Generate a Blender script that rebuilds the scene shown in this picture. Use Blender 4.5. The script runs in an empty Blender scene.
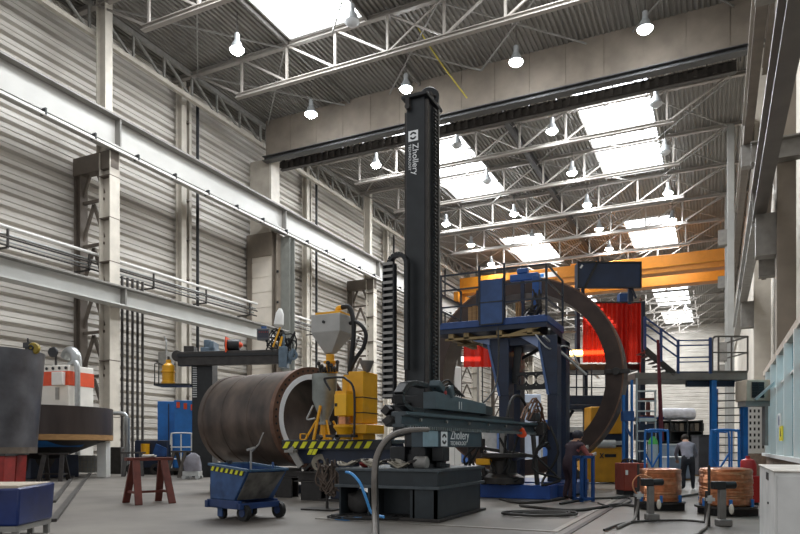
import bpy, bmesh, math, random
from mathutils import Vector, Matrix
R = math.radians
rnd = random.Random(7)
COL = bpy.context.scene.collection
PI = math.pi
# ------------------------------------------------------------------ camera frame (hall axis = +Y)
F = 663.0; HZ = 446.0; CH = 1.25; YAW = R(25.5)
FW = Vector((-math.sin(YAW), math.cos(YAW), 0)); RT = Vector((math.cos(YAW), math.sin(YAW), 0))
UP = Vector((0, 0, 1)); CAM = Vector((0, 0, CH))
def P(px, py, d):
    return CAM + FW*d + RT*((px-400)/F*d) + UP*((HZ-py)/F*d)
def G(px, py):
    return P(px, py, F*CH/(py-HZ))
def GD(px, d):
    p = P(px, HZ, d); p.z = 0; return p
def PZ(px, py, Z):
    return P(px, py, F*(Z-CH)/(HZ-py))
def zat(py, d):
    return CH+(HZ-py)/F*d

# ------------------------------------------------------------------ materials
def lin(h):
    h = h.lstrip('#')
    v = [int(h[i:i+2], 16)/255 for i in (0, 2, 4)]
    return tuple(c/12.92 if c <= .04045 else ((c+.055)/1.055)**2.4 for c in v)
MATS = {}
def mat(name, col, rough=.6, metal=0., var=.18, scale=5., bump=.0, col2=None, detail=5., bscale=None, stretch=None):
    if name in MATS: return MATS[name]
    m = bpy.data.materials.new(name); m.use_nodes = True
    nt = m.node_tree; N = nt.nodes; L = nt.links
    bs = N['Principled BSDF']
    c = lin(col)
    tc = N.new('ShaderNodeTexCoord'); mp = N.new('ShaderNodeMapping')
    L.new(tc.outputs['Object'], mp.inputs[0])
    if stretch: mp.inputs['Scale'].default_value = stretch
    nz = N.new('ShaderNodeTexNoise'); nz.inputs['Scale'].default_value = scale; nz.inputs['Detail'].default_value = detail
    L.new(mp.outputs[0], nz.inputs['Vector'])
    cr = N.new('ShaderNodeValToRGB')
    c2 = lin(col2) if col2 else tuple(min(1, x*(1+var)) for x in c)
    c1 = tuple(x*(1-var) for x in c)
    cr.color_ramp.elements[0].position = .32; cr.color_ramp.elements[1].position = .68
    cr.color_ramp.elements[0].color = (*c1, 1); cr.color_ramp.elements[1].color = (*c2, 1)
    L.new(nz.outputs['Fac'], cr.inputs[0]); L.new(cr.outputs[0], bs.inputs['Base Color'])
    bs.inputs['Roughness'].default_value = rough; bs.inputs['Metallic'].default_value = metal
    if bump:
        bp = N.new('ShaderNodeBump'); bp.inputs['Strength'].default_value = bump; bp.inputs['Distance'].default_value = .02
        if bscale:
            n2 = N.new('ShaderNodeTexNoise'); n2.inputs['Scale'].default_value = bscale; n2.inputs['Detail'].default_value = 6
            L.new(mp.outputs[0], n2.inputs['Vector']); L.new(n2.outputs['Fac'], bp.inputs['Height'])
        else: L.new(nz.outputs['Fac'], bp.inputs['Height'])
        L.new(bp.outputs[0], bs.inputs['Normal'])
    MATS[name] = m
    return m
def emis(name, col, s):
    if name in MATS: return MATS[name]
    m = bpy.data.materials.new(name); m.use_nodes = True
    bs = m.node_tree.nodes['Principled BSDF']
    bs.inputs['Base Color'].default_value = (*lin(col), 1)
    bs.inputs['Emission Color'].default_value = (*lin(col), 1); bs.inputs['Emission Strength'].default_value = s
    MATS[name] = m; return m
def glass(name, col, alpha_rough=.05, mix=.75):
    if name in MATS: return MATS[name]
    m = bpy.data.materials.new(name); m.use_nodes = True
    nt = m.node_tree; N = nt.nodes; L = nt.links; bs = N['Principled BSDF']
    bs.inputs['Base Color'].default_value = (*lin(col), 1); bs.inputs['Roughness'].default_value = alpha_rough
    tr = N.new('ShaderNodeBsdfTransparent'); tr.inputs[0].default_value = (*lin(col), 1); mx = N.new('ShaderNodeMixShader'); mx.inputs[0].default_value = mix
    out = N['Material Output']
    L.new(bs.outputs[0], mx.inputs[1]); L.new(tr.outputs[0], mx.inputs[2]); L.new(mx.outputs[0], out.inputs[0])
    MATS[name] = m; return m

# ------------------------------------------------------------------ mesh builder
class B:
    """collects shapes; build() links them as ONE mesh object"""
    def __init__(s, M=None, off=None):
        s.bm = bmesh.new(); s.M = M if M is not None else Matrix.Identity(4)
        if off is not None: s.M = Matrix.Translation(-Vector(off)) @ s.M
    def v(s, p): return s.bm.verts.new(s.M @ Vector(p))
    def face(s, vs):
        try: return s.bm.faces.new(vs)
        except ValueError: return None
    def poly(s, pts): return s.face([s.v(p) for p in pts])
    def hexa(s, q):          # 8 points: bottom 4 ccw, top 4 ccw
        v = [s.v(p) for p in q]
        for f in ((3,2,1,0), (4,5,6,7), (0,1,5,4), (1,2,6,5), (2,3,7,6), (3,0,4,7)): s.face([v[i] for i in f])
        return s
    def bx(s, x0, x1, y0, y1, z0, z1):
        return s.hexa([(x0,y0,z0), (x1,y0,z0), (x1,y1,z0), (x0,y1,z0), (x0,y0,z1), (x1,y0,z1), (x1,y1,z1), (x0,y1,z1)])
    def box(s, c, d, rot=None):
        q = []
        m = rot.to_matrix() if hasattr(rot, 'to_matrix') else rot
        for z in (-1, 1):
            for x, y in ((-1,-1), (1,-1), (1,1), (-1,1)):
                p = Vector((x*d[0]/2, y*d[1]/2, z*d[2]/2))
                if m is not None: p = m @ p
                q.append(Vector(c)+p)
        return s.hexa(q)
    def frame(s, p0, p1, up=None):
        z = (Vector(p1)-Vector(p0)).normalized()
        up = Vector(up) if up is not None else (Vector((0,0,1)) if abs(z.z) < .95 else Vector((1,0,0)))
        x = up.cross(z)
        if x.length < 1e-5: x = Vector((1,0,0)).cross(z)
        x.normalize(); y = z.cross(x)
        return x, y, z
    def bar(s, p0, p1, w, h=None, up=None):   # w sideways, h along up
        h = h or w; p0 = Vector(p0); p1 = Vector(p1); x, y, z = s.frame(p0, p1, up)
        o = [x*(a*w/2)+y*(b*h/2) for a, b in ((-1,-1), (1,-1), (1,1), (-1,1))]
        return s.hexa([p0+k for k in o]+[p1+k for k in o])
    def ibeam(s, p0, p1, w, h, tf=.04, tw=.03, up=None):
        p0 = Vector(p0); p1 = Vector(p1); x, y, z = s.frame(p0, p1, up)
        for c, ww, hh in ((y*(h/2-tf/2), w, tf), (-y*(h/2-tf/2), w, tf), (Vector(), tw, h-2*tf)):
            o = [c+x*(a*ww/2)+y*(b*hh/2) for a, b in ((-1,-1), (1,-1), (1,1), (-1,1))]
            s.hexa([p0+k for k in o]+[p1+k for k in o])
        return s
    def tube(s, p0, p1, r, seg=8, r2=None, caps=True):
        r2 = r if r2 is None else r2
        p0 = Vector(p0); p1 = Vector(p1); x, y, z = s.frame(p0, p1)
        a = [s.v(p0+(x*math.cos(t)+y*math.sin(t))*r) for t in [2*PI*i/seg for i in range(seg)]]
        b = [s.v(p1+(x*math.cos(t)+y*math.sin(t))*r2) for t in [2*PI*i/seg for i in range(seg)]]
        for i in range(seg):
            j = (i+1) % seg; s.face([a[i], a[j], b[j], b[i]])
        if caps: s.face(a[::-1]); s.face(b)
        return s
    def path(s, pts, r, seg=6, smooth=4, closed=False):
        pts = [Vector(p) for p in pts]
        if smooth and len(pts) > 2:
            out = []; n = len(pts)
            for i in range(n-1):
                a, b, c, d = pts[max(i-1,0)], pts[i], pts[i+1], pts[min(i+2,n-1)]
                for k in range(smooth):
                    t = k/smooth
                    out.append(.5*((2*b)+(c-a)*t+(2*a-5*b+4*c-d)*t*t+(3*b-a-3*c+d)*t**3))
            out.append(pts[-1]); pts = out
        rings = []; px = None
        for i, p in enumerate(pts):
            z = (pts[min(i+1, len(pts)-1)]-pts[max(i-1, 0)])
            if z.length < 1e-7: z = Vector((0,0,1))
            z.normalize()
            if px is None:
                x = Vector((0,0,1)).cross(z)
                if x.length < .1: x = Vector((1,0,0)).cross(z)
            else: x = px - z*px.dot(z)
            if x.length < 1e-4: x = Vector((1,.3,0)).cross(z)
            x.normalize(); px = x; y = z.cross(x)
            rr = r(i/(len(pts)-1)) if callable(r) else r
            rings.append([s.v(p+(x*math.cos(2*PI*k/seg)+y*math.sin(2*PI*k/seg))*rr) for k in range(seg)])
        for a, b in zip(rings, rings[1:]):
            for k in range(seg):
                j = (k+1) % seg; s.face([a[k], a[j], b[j], b[k]])
        s.face(rings[0][::-1]); s.face(rings[-1])
        return s
    def lathe(s, prof, c=(0,0,0), axis=(0,0,1), seg=24, closed=False, a0=0, a1=2*PI):
        c = Vector(c); z = Vector(axis).normalized()
        x = Vector((0,0,1)).cross(z) if abs(z.z) < .9 else Vector((1,0,0))
        x = (x - z*x.dot(z)).normalized(); y = z.cross(x)
        full = abs(a1-a0-2*PI) < 1e-6; n = seg if full else seg+1
        rings = []
        for r, h in prof:
            if r < 1e-6: rings.append([s.v(c+z*h)]); continue
            rings.append([s.v(c+z*h+(x*math.cos(a0+(a1-a0)*i/seg)+y*math.sin(a0+(a1-a0)*i/seg))*r) for i in range(n)])
        pr = list(zip(rings, rings[1:]))
        if closed: pr.append((rings[-1], rings[0]))
        for a, b in pr:
            for i in range(seg):
                j = (i+1) % n
                if len(a) == 1 and len(b) == 1: break
                if len(a) == 1: s.face([a[0], b[j], b[i]])
                elif len(b) == 1: s.face([a[i], a[j], b[0]])
                else: s.face([a[i], a[j], b[j], b[i]])
        if full and not closed:
            if len(rings[0]) > 1: s.face(rings[0][::-1])
            if len(rings[-1]) > 1: s.face(rings[-1])
        return s
    def prism(s, pts, vec):     # planar outline (3D points) swept by vec
        vec = Vector(vec); a = [s.v(p) for p in pts]; b = [s.v(Vector(p)+vec) for p in pts]
        s.face(a[::-1]); s.face(b); n = len(a)
        for i in range(n): s.face([a[i], a[(i+1) % n], b[(i+1) % n], b[i]])
        return s
    def sheet(s, pts, vec):     # open polyline swept by vec
        vec = Vector(vec); a = [s.v(p) for p in pts]; b = [s.v(Vector(p)+vec) for p in pts]
        for i in range(len(a)-1): s.face([a[i], a[i+1], b[i+1], b[i]])
        return s
    def ball(s, c, r, seg=12, ring=8, sc=(1,1,1)):
        c = Vector(c); rows = []
        for j in range(ring+1):
            t = PI*j/ring
            if j in (0, ring): rows.append([s.v(c+Vector((0,0,r*sc[2]*math.cos(t))))])
            else: rows.append([s.v(c+Vector((r*sc[0]*math.sin(t)*math.cos(2*PI*i/seg), r*sc[1]*math.sin(t)*math.sin(2*PI*i/seg), r*sc[2]*math.cos(t)))) for i in range(seg)])
        for a, b in zip(rows, rows[1:]):
            for i in range(seg):
                j = (i+1) % seg
                if len(a) == 1: s.face([a[0], b[i], b[j]])
                elif len(b) == 1: s.face([a[i], b[0], a[j]])
                else: s.face([a[i], b[i], b[j], a[j]])
        return s
    def build(s, name, m, parent=None, bevel=0, smooth=True, fix=True, angle=35):
        if fix: bmesh.ops.recalc_face_normals(s.bm, faces=s.bm.faces[:])
        me = bpy.data.meshes.new(name); s.bm.to_mesh(me); s.bm.free()
        for x in (m if isinstance(m, (list, tuple)) else [m]): me.materials.append(x)
        if smooth:
            for p in me.polygons: p.use_smooth = True
            me.set_sharp_from_angle(angle=R(angle))
        o = bpy.data.objects.new(name, me); COL.objects.link(o)
        if parent is not None: o.parent = parent
        if bevel:
            b = o.modifiers.new('edge', 'BEVEL'); b.width = bevel; b.segments = 2; b.limit_method = 'ANGLE'; b.angle_limit = R(40)
        return o

def tag(o, label, cat, group=None, kind=None):
    o['label'] = label; o['category'] = cat
    if group: o['group'] = group
    if kind: o['kind'] = kind
    return o
def thing(name, label, cat, loc=(0,0,0), rz=0, group=None, kind=None):
    o = bpy.data.objects.new(name, None); COL.objects.link(o)
    o.location = loc; o.rotation_euler = (0, 0, rz); o.empty_display_size = .2
    return tag(o, label, cat, group, kind)
def struct(o):
    o['kind'] = 'structure'; return o
def kids(o): return [c for c in bpy.data.objects if c.parent == o]
def dup(root, loc, rz=None, label=None, group=None):
    r = root.copy(); COL.objects.link(r); r.location = loc
    if rz is not None: r.rotation_euler = (0, 0, rz)
    if label: r['label'] = label
    if group: r['group'] = group
    for ch in kids(root):
        c = ch.copy(); COL.objects.link(c); c.parent = r
        for g in kids(ch):
            d = g.copy(); COL.objects.link(d); d.parent = c
    return r
def text(name, body, size, m, parent, M, ext=.002, align='LEFT'):
    cu = bpy.data.curves.new(name, 'FONT'); cu.body = body; cu.size = size; cu.extrude = ext; cu.align_x = align
    f = bpy.data.objects.new(name, cu); COL.objects.link(f)
    bpy.context.view_layer.update()
    me = bpy.data.meshes.new_from_object(f.evaluated_get(bpy.context.evaluated_depsgraph_get()))
    bpy.data.objects.remove(f); bpy.data.curves.remove(cu)
    me.materials.clear(); me.materials.append(m)
    o = bpy.data.objects.new(name, me); COL.objects.link(o); o.parent = parent; o.matrix_local = M
    return o
def basis(x, y, loc):
    x = Vector(x).normalized(); y = Vector(y).normalized(); z = x.cross(y)
    M = Matrix((x, y, z)).transposed().to_4x4(); M.translation = Vector(loc); return M
ORD = ['first', 'second', 'third', 'fourth', 'fifth', 'sixth', 'seventh', 'eighth', 'ninth', 'tenth', 'eleventh', 'twelfth', 'thirteenth', 'fourteenth']

# palette
WHITE_STEEL = mat('white_steel', '#cfcdc8', .5, 0, .06, 2)
GREY_STEEL = mat('grey_steel', '#8d8b86', .5, .1, .14, 3)
MIDGREY = mat('mid_grey_steel', '#6e6a64', .55, .1, .15, 3)
BROWNGREY = mat('brown_grey_steel', '#6b6156', .6, .1, .16, 2)
BLACK = mat('black_paint', '#1b1d1f', .45, .1, .25, 8)
MASTBLACK = mat('mast_black', '#26292b', .4, .2, .2, 4)
RUBBER = mat('rubber', '#191919', .7, 0, .2, 10)
DARKSTEEL = mat('dark_steel', '#3a3735', .5, .4, .25, 5)
BLUE = mat('blue_paint', '#1b4179', .45, .0, .2, 3, col2='#27548f')
NAVY = mat('navy_paint', '#18253c', .5, .0, .25, 3)
SKYBLUE = mat('bright_blue_paint', '#1a68b0', .45, 0, .12, 4)
TEAL = mat('grey_teal_paint', '#47565c', .45, .1, .15, 5)
YELLOW = mat('yellow_paint', '#e2a40e', .42, 0, .1, 3)
CRANE = mat('crane_orange_yellow', '#bd7616', .45, 0, .08, 2)
RED = mat('red_paint', '#8c221c', .5, 0, .2, 4)
RUSTRED = mat('red_oxide_primer', '#5d2a20', .65, 0, .25, 5)
BOXRED = mat('faded_red_paint', '#8a3a2a', .6, 0, .2, 4)
COPPER = mat('copper_wire', '#c08560', .3, .8, .2, 12)
SHELLBROWN = mat('rolled_mill_scale', '#453c37', .4, .45, .3, 2.2, .06, col2='#63554c', stretch=(1,1,.5))
RINGBROWN = mat('ring_mill_scale', '#40332d', .5, .35, .25, 2.5, .05)
SHELLGREY = mat('grey_mill_scale', '#57565a', .36, .6, .22, 1.3, .03, col2='#6f7076')
PIPESTEEL = mat('galvanized_steel', '#a3a5a4', .35, .7, .12, 6)
ALU = mat('light_alloy', '#b9bbba', .4, .5, .1, 6)
WHITE = mat('white_paint', '#dcdcd8', .5, 0, .05, 3)
ORANGE = mat('orange_band', '#d2481a', .5, 0, .08, 4)
WOOD = mat('timber', '#a07a4c', .7, 0, .25, 3, stretch=(1,1,8))
LETTER = mat('white_lettering', '#eef0f0', .6, 0, .0)
STRIPE = mat('hazard_yellow', '#d8d81e', .55, 0, .1, 8)
# =================================================================== SETTING
XL, XR, YE, ZR = -37.2, 3.2, 167.0, 29.1
M_FLOOR = mat('worn_concrete_floor', '#625c55', .5, 0, .28, .5, .12, col2='#7d776f', detail=9, bscale=9)
M_CLAD = mat('pale_cladding', '#bfb9b0', .5, 0, .14, .3, col2='#cec9c1', stretch=(1, .3, 3))
M_DECK = mat('roof_deck', '#77736d', .55, .1, .1, .6)
M_CONC = mat('precast_concrete', '#a49c90', .8, 0, .12, 1.1, .05)
M_CONCB = mat('brown_concrete', '#776d61', .8, 0, .15, .9, .05)
M_SKY = emis('skylight_sheet', '#f4f9ff', 4.2)

# floor with a slight joint pattern
b = B(); b.bx(XL-.3, 12, 1.5, YE, -.3, 0); struct(b.build('floor', M_FLOOR, smooth=False))
# left wall: horizontal ribbed cassettes
def ribs(z0, z1, per=.84, dep=.27):
    out = []; z = z0
    while z < z1-.01:
        for dz, o in ((0, dep), (.10, 0), (.34, .0), (.37, .07), (.41, .0), (.66, 0), (.74, dep)):
            if z+dz < z1: out.append((o, z+dz))
        z += per
    out.append((0, z1)); return out
b = B(); pr = ribs(0, ZR+.2)
b.sheet([(XL-o, 12, z) for o, z in pr], (0, YE-12, 0))
struct(b.build('wall_left', M_CLAD, smooth=False, fix=False))
b = B(); b.sheet([(XL, YE+o, z) for o, z in pr], (XR-XL+4, 0, 0))
b.bx(XL, XR+4, YE+.12, YE+.3, 0, ZR+.2)
struct(b.build('wall_back', M_CLAD, smooth=False, fix=False))
# right wall: large pale panels with joints
b = B()
for j in range(12, 167, 6):
    for z in range(0, 29, 3):
        b.bx(XR, XR+.2, j+.015, min(j+6, YE)-.015, z+.015, z+2.985)
b.bx(XR+.05, XR+.3, 26, YE, 0, ZR)
struct(b.build('wall_right', mat('right_panels', '#bdb6aa', .75, 0, .1, .5), smooth=False))
# roof deck: trapezoid corrugation running along the hall, with the skylight openings left out
def corr(x0, x1, per=.34, dep=.13):
    n = max(1, round((x1-x0)/per)); per = (x1-x0)/n; out = []
    for i in range(n):
        x = x0+i*per
        out += [(x, 0), (x+per*.36, 0), (x+per*.5, dep), (x+per*.86, dep)]
    out.append((x1, 0)); return out
SKX = [(-26.3, -20.6), (-10.4, -4.5)]
SKY = [(18, 37.7), (49, 71.4), (86, 100.5), (118, 141), (147, 162)]  # last span is an added skylight pair that brightens the back wall
b = B()
segs = [(XL, -26.3), (-20.6, -10.4), (-4.5, XR+1)]
for x0, x1 in segs: b.sheet([(x, 16, ZR+z) for x, z in corr(x0, x1)], (0, YE-16, 0))
cuts = [16]+[v for p in SKY for v in p]+[YE]
for x0, x1 in SKX:
    for i in range(0, len(cuts), 2):
        if cuts[i+1]-cuts[i] > .1: b.sheet([(x, cuts[i], ZR+z) for x, z in corr(x0, x1)], (0, cuts[i+1]-cuts[i], 0))
struct(b.build('ceiling', M_DECK, smooth=False, fix=False))
# barrel vault skylights
n = 0
for x0, x1 in SKX:
    for y0, y1 in SKY:
        n += 1; w = (x1-x0)/2; c = (x0+x1)/2
        wd = thing('window_%d' % n, 'barrel vault skylight in the roof', 'skylight', (c, (y0+y1)/2, ZR))
        wd['kind'] = 'structure'
        lab = ['%s skylight from the header end, %s row' % (('front', 'second', 'third', 'fourth', 'added farthest')[SKY.index((y0, y1))], ('left', 'right')[SKX.index((x0, x1))])][0]
        wd['label'] = lab
        arc = [(-w*math.cos(PI*i/12), 1.15*math.sin(PI*i/12)+.25) for i in range(13)]
        hl = (y1-y0)/2
        k = B(); k.sheet([(x, -hl, z) for x, z in arc], (0, 2*hl, 0))
        for s in (-1, 1): k.prism([(x, s*hl, z) for x, z in arc], (0, s*.02, 0))
        k.build('vault_sheet', M_SKY, wd, fix=False)
        k = B()
        for s in (-1, 1):
            k.bx(s*w-.06, s*w+.06, -hl, hl, -.08, .3); k.bx(-w, w, s*hl-.06, s*hl+.06, -.08, .3)
        k.build('curb', WHITE_STEEL, wd)
        k = B(); m = max(2, int((y1-y0)/2.1))
        for i in range(m+1):
            y = -hl+2*hl*i/m
            k.path([(x*.985, y, z-.05) for x, z in arc], .035, 4, 0)
        k.build('ribs', MIDGREY, wd)

# ------------------------------------------------------------------ header wall panels across the hall at Y 46.4
YH = 46.4
b = B(); x = -34.9
while x < XR-.1:
    b.bx(x+.02, min(x+2.55, XR)-.02, YH, YH+.3, 26.0, ZR+.05); x += 2.55
b.bx(-34.9, XR, YH+.05, YH+.32, 26, ZR)
struct(b.build('wall_header', M_CONCB, smooth=False))
b = B(); b.ibeam((-34.9, YH-.15, 25.72), (XR, YH-.15, 25.8), .7, .4, .05, .1)
struct(b.build('trim_1', mat('lintel_steel', '#4a4a4a', .5, .1, .1, 2)))
t = thing('service_gantry', 'dark perforated service gantry with pipes under the concrete header', 'gantry', (-16, YH+.9, 26.3))
b = B(); b.ibeam((-19, 1.5, -.15), (17.2, 1.5, -.15), .4, .75, .05, .03)
for i in range(60): b.bx(-19+.6*i, -18.75+.6*i, 1.2, 1.3, -.4, .1)
b.build('perforated_beam', mat('gantry_grey', '#4b4846', .55, .1, .15, 3), t)
for dz, r in ((.55, .07), (.3, .05)):
    B().tube((-19, .1, dz), (17, .1, dz), r).build('pipe', GREY_STEEL, t)
for i in range(19):
    k = B(); k.bx(-18.6+2*i, -18.53+2*i, 0, 1.4, .1, .5); k.build('hanger_bracket', DARKSTEEL, t)

# ------------------------------------------------------------------ roof trusses
TY = [29.3, 37.9, 55.2, 63.7, 72.3, 80.9, 89.6, 98.2, 106.8, 115.5, 124.1, 132.7, 141.4, 150, 158.6]
def truss_mesh(col):
    t = thing('roof_truss', '', 'truss', (-16.8, 0, 26.3))
    X = [-30.6+3.88*i+16.8 for i in range(8)]; H = 2.55
    b = B(); b.ibeam((X[0]-.5, 0, 0), (X[-1]+.5, 0, 0), .34, .3, .05, .05); b.build('bottom_chord', col, t)
    b = B(); b.ibeam((XL+16.8, 0, H), (XR+16.8, 0, H), .34, .3, .05, .05); b.build('top_chord', col, t)
    b = B()
    for i, x in enumerate(X): b.bar((x, 0, 0), (x, 0, H), .15)
    for i in range(7):
        if i < 3: b.bar((X[i], 0, H), (X[i+1], 0, .1), .13)
        elif i == 3: b.bar((X[3], 0, H), (X[4], 0, .1), .1); b.bar((X[4], 0, H), (X[3], 0, .1), .1)
        else: b.bar((X[i+1], 0, H), (X[i], 0, .1), .13)
    b.bar((X[0], 0, 0), (X[0]-4.4, 0, H), .13); b.bar((X[-1], 0, 0), (X[-1]+4.2, 0, H), .13)
    b.build('web_members', col, t)
    return t
tr0 = truss_mesh(mat('truss_steel', '#938d86', .45, .1, .1, 2))
for i, y in enumerate(TY):
    if y < YH: lab = ['light grey roof truss nearest the camera, cut off by the top of the picture', 'light grey roof truss just in front of the concrete header'][i]
    else: lab = 'light grey steel roof truss, %s one behind the concrete header' % ORD[i-2]
    if i == 0: tr0.location.y = y; tr0['label'] = lab; tr0['group'] = 'roof trusses'
    else: dup(tr0, (-16.8, y, 26.3), None, lab, 'roof trusses')
# bracing rods in the roof plane, one set per bay
YB = [20.5]+TY[:2]+[YH]+TY[2:]
for i in range(1, 12):
    y0, y1 = YB[i], YB[i+1]
    t = thing('roof_bracing', 'thin crossed bracing bars under the roof deck, %s bay from the front' % ORD[i-1], 'bracing', (-16, (y0+y1)/2, 28.6), 0, 'roof bracing')
    h = (y1-y0)/2-.1
    for xa, xb in ((-18.6, -11), (-7, .5), (.5, 8), (11, 17)):
        q = B(); q.bar((xa, -h, .1), (xb, h, .1), .09); q.bar((xb, -h, .1), (xa, h, .1), .09); q.build('crossed_bar', GREY_STEEL, t)
    for xp in (-10.6, -4.4, 11.4):
        q = B(); q.bar((xp, -h, .25), (xp, h, .25), .16, .22); q.build('purlin', MIDGREY, t)
t = thing('roof_monorail', 'dark steel beam running lengthwise under the rear roof', 'beam', (-15.7, 85, 28.3))
B().ibeam((0, -38, 0), (0, 60, 0), .45, .6, .06, .06).build('rail_beam', DARKSTEEL, t)

# ------------------------------------------------------------------ left wall: columns, posts, girders
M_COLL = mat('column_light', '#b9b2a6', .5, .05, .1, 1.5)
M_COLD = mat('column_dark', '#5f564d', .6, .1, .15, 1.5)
def lattice(label):
    t = thing('lattice_column', label, 'column', (-35, 0, 0), 0, 'lattice columns along the left wall', kind='thing')
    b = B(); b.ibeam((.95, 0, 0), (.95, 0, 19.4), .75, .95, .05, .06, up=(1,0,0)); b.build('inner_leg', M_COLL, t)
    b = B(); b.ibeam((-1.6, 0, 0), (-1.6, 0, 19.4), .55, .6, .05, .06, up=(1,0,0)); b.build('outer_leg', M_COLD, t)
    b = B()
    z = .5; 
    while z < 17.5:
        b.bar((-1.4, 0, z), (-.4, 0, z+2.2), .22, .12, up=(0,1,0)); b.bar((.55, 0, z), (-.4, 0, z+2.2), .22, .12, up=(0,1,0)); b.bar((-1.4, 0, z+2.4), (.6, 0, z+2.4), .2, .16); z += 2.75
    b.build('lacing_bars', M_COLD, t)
    b = B(); b.bx(-1.95, 1.43, -.3, .3, 18.4, 19.5); b.build('head_plate', M_COLD, t)
    for z in (3, 6.5, 10.3, 12.6, 15.3, 17.9):
        b = B(); b.bx(.5, 1.43, -.38, .38, z, z+.06); b.build('stiffener', M_COLD, t)
    b = B(); b.ibeam((.52, 0, 19.5), (.52, 0, 29.05), .55, .8, .06, .06, up=(1,0,0)); b.build('upper_shaft', M_COLL, t)
    return t
lc = [(29.42, 'steel lattice column nearest the camera, beside the white and orange filter unit'), (64.1, 'steel lattice column on the left wall, first one past the concrete pillar'),
      (81.4, 'steel lattice column on the left wall, second one past the concrete pillar'), (98.7, 'steel lattice column on the left wall, third one past the concrete pillar'),
      (116., 'steel lattice column on the left wall, fourth one past the concrete pillar'), (133.3, 'steel lattice column on the left wall, fifth one past the concrete pillar')]
l0 = lattice(lc[0][1]); l0.location.y = lc[0][0]
for y, s in lc[1:]: dup(l0, (-35, y, 0), None, s)
# concrete pillar carrying the header
t = thing('concrete_pillar', 'wide pale concrete pillar on the left wall carrying the header', 'pillar', (-35, 46.85, 0), kind='thing')
b = B(); b.bx(-1.75, .35, -.2, .9, 19.6, 26); b.build('upper_shaft', M_CONC, t)
b = B()
for i in range(14): b.bx(-1.5, .6, -.25, .9, i*1.32+.02, i*1.32+1.3)
b.bx(-1.45, .55, -.2, .85, 0, 18.5)
b.build('block_shaft', mat('pale_blockwork', '#cdc4b7', .8, 0, .08, 1), t)
b = B(); b.bx(-2.0, -1.5, -.35, .9, 0, 19.6); b.bx(-2.0, .7, -.4, .9, 17.6, 19.6); b.build('dark_frame', M_CONCB, t)
b = B(); b.bx(.35, .57, -.3, .9, 19.6, 26); b.build('white_edge', M_COLL, t)
t = thing('steel_column', 'grey green steel column with cleats in front of the concrete pillar', 'column', (-33.8, 46.9, 0), kind='thing')
b = B(); b.ibeam((-.25, 0, 0), (-.25, 0, 19.4), .9, .5, .05, .05, up=(1,0,0)); b.build('shaft', M_CONCB, t)
b = B(); b.ibeam((.45, .5, 0), (.45, .5, 19.2), 1.0, .75, .05, .06, up=(0,1,0)); b.build('green_grey_shaft', mat('green_grey', '#777872', .5, .1, .1, 2), t)
b = B()
for i in range(6): b.bx(.02, .2, -.5, -.42, 3+2.6*i, 3.2+2.6*i)
b.build('cleats', BLACK, t)
# wall posts
pl = [(20.5, 'first'), (38.2, 'second'), (55.1, 'third'), (72.8, 'fourth'), (90.1, 'fifth'), (107.5, 'sixth')]
p0 = None
for y, w in pl:
    lab = 'slim steel wall post with a dark downpipe, %s along the left wall' % w
    if p0 is None:
        p0 = thing('wall_post', lab, 'post', (-36.6, y, 0), 0, 'wall posts')
        b = B(); b.ibeam((0, 0, 0), (0, 0, 28.9), .5, .6, .05, .05, up=(1,0,0)); b.build('post_shaft', M_COLL, p0)
        b = B(); b.ibeam((-.1, .9, 0), (-.1, .9, 28.9), .25, .4, .05, .05, up=(1,0,0)); b.build('back_post', M_COLL, p0)
        b = B()
        for i in range(9): b.bx(-.2, .1, 0, .9, 3*i+2, 3*i+2.12)
        b.build('rungs', M_COLD, p0)
        b = B(); b.tube((.35, 1.4, 0), (.35, 1.4, 28), .12); b.build('downpipe', BLACK, p0)
    else: dup(p0, (-36.6, y, 0), None, lab)
# crane girders along the left wall
def girder(name, x, side, zs, y0, y1, label, mw, md, over=.55, cat='girder', stiff=17.35, ys0=29.35, lower=True):
    """welded girder: top flange, web, bottom flange; side=+1 web looks to +X"""
    zt0, zt1, zb0, zb1 = zs; cy = (y0+y1)/2; h = (y1-y0)/2
    t = thing(name, label, cat, (x, cy, zb0), kind='thing')
    b = B(); b.bx(-over, over, -h, h, zt0-zb0, zt1-zb0); b.build('top_flange', md, t)
    b = B(); b.bx(-.04, .04, -h, h, zb1-zb0, zt0-zb0)
    y = ys0
    b.build('web', mw, t)
    while y < y1:
        if y > y0:
            b = B(); b.bx(-over*.85, over*.85, y-cy-.05, y-cy+.05, zb1-zb0, zt0-zb0); b.build('stiffener', md, t)
        y += stiff
    b = B(); b.bx(-over*.8, over*.8, -h, h, 0, zb1-zb0); b.build('bottom_flange', mw, t)
    return t
M_GW = mat('girder_white', '#a8a6a1', .45, 0, .05, .6)
M_GD = mat('girder_flange', '#7b7873', .5, .1, .12, 1)
g = girder('crane_girder', -33.45, 1, (21.3, 21.42, 19.52, 19.62), 12, YE-2, 'deep white crane runway girder high along the left wall', M_GW, M_GD)
b = B(); b.bar((.62, -76, -.28), (.62, 76, -.28), .12, .14); b.build('conductor_rail', WHITE_STEEL, g)
for i in range(34):
    b = B(); b.bx(.3, .72, -74+3.2*i, -73.9+3.2*i, -.3, .05); b.build('rail_hanger', BLACK, g)
b = B(); b.bx(-.08, .08, -76, 76, 1.9, 2.05); b.build('running_rail', DARKSTEEL, g)
g = girder('lower_girder', -33.0, 1, (10.86, 10.96, 9.8, 9.88), 12, 46.3, 'lower pale grey girder along the left wall below the walkway', mat('girder_pale', '#b5b5b1', .45, 0, .06, .8), M_GD)
b = B(); b.bx(-.64, -.4, .3-.3, .3+.3, .3, .7); b.build('seat_bracket', M_GD, g)
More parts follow.
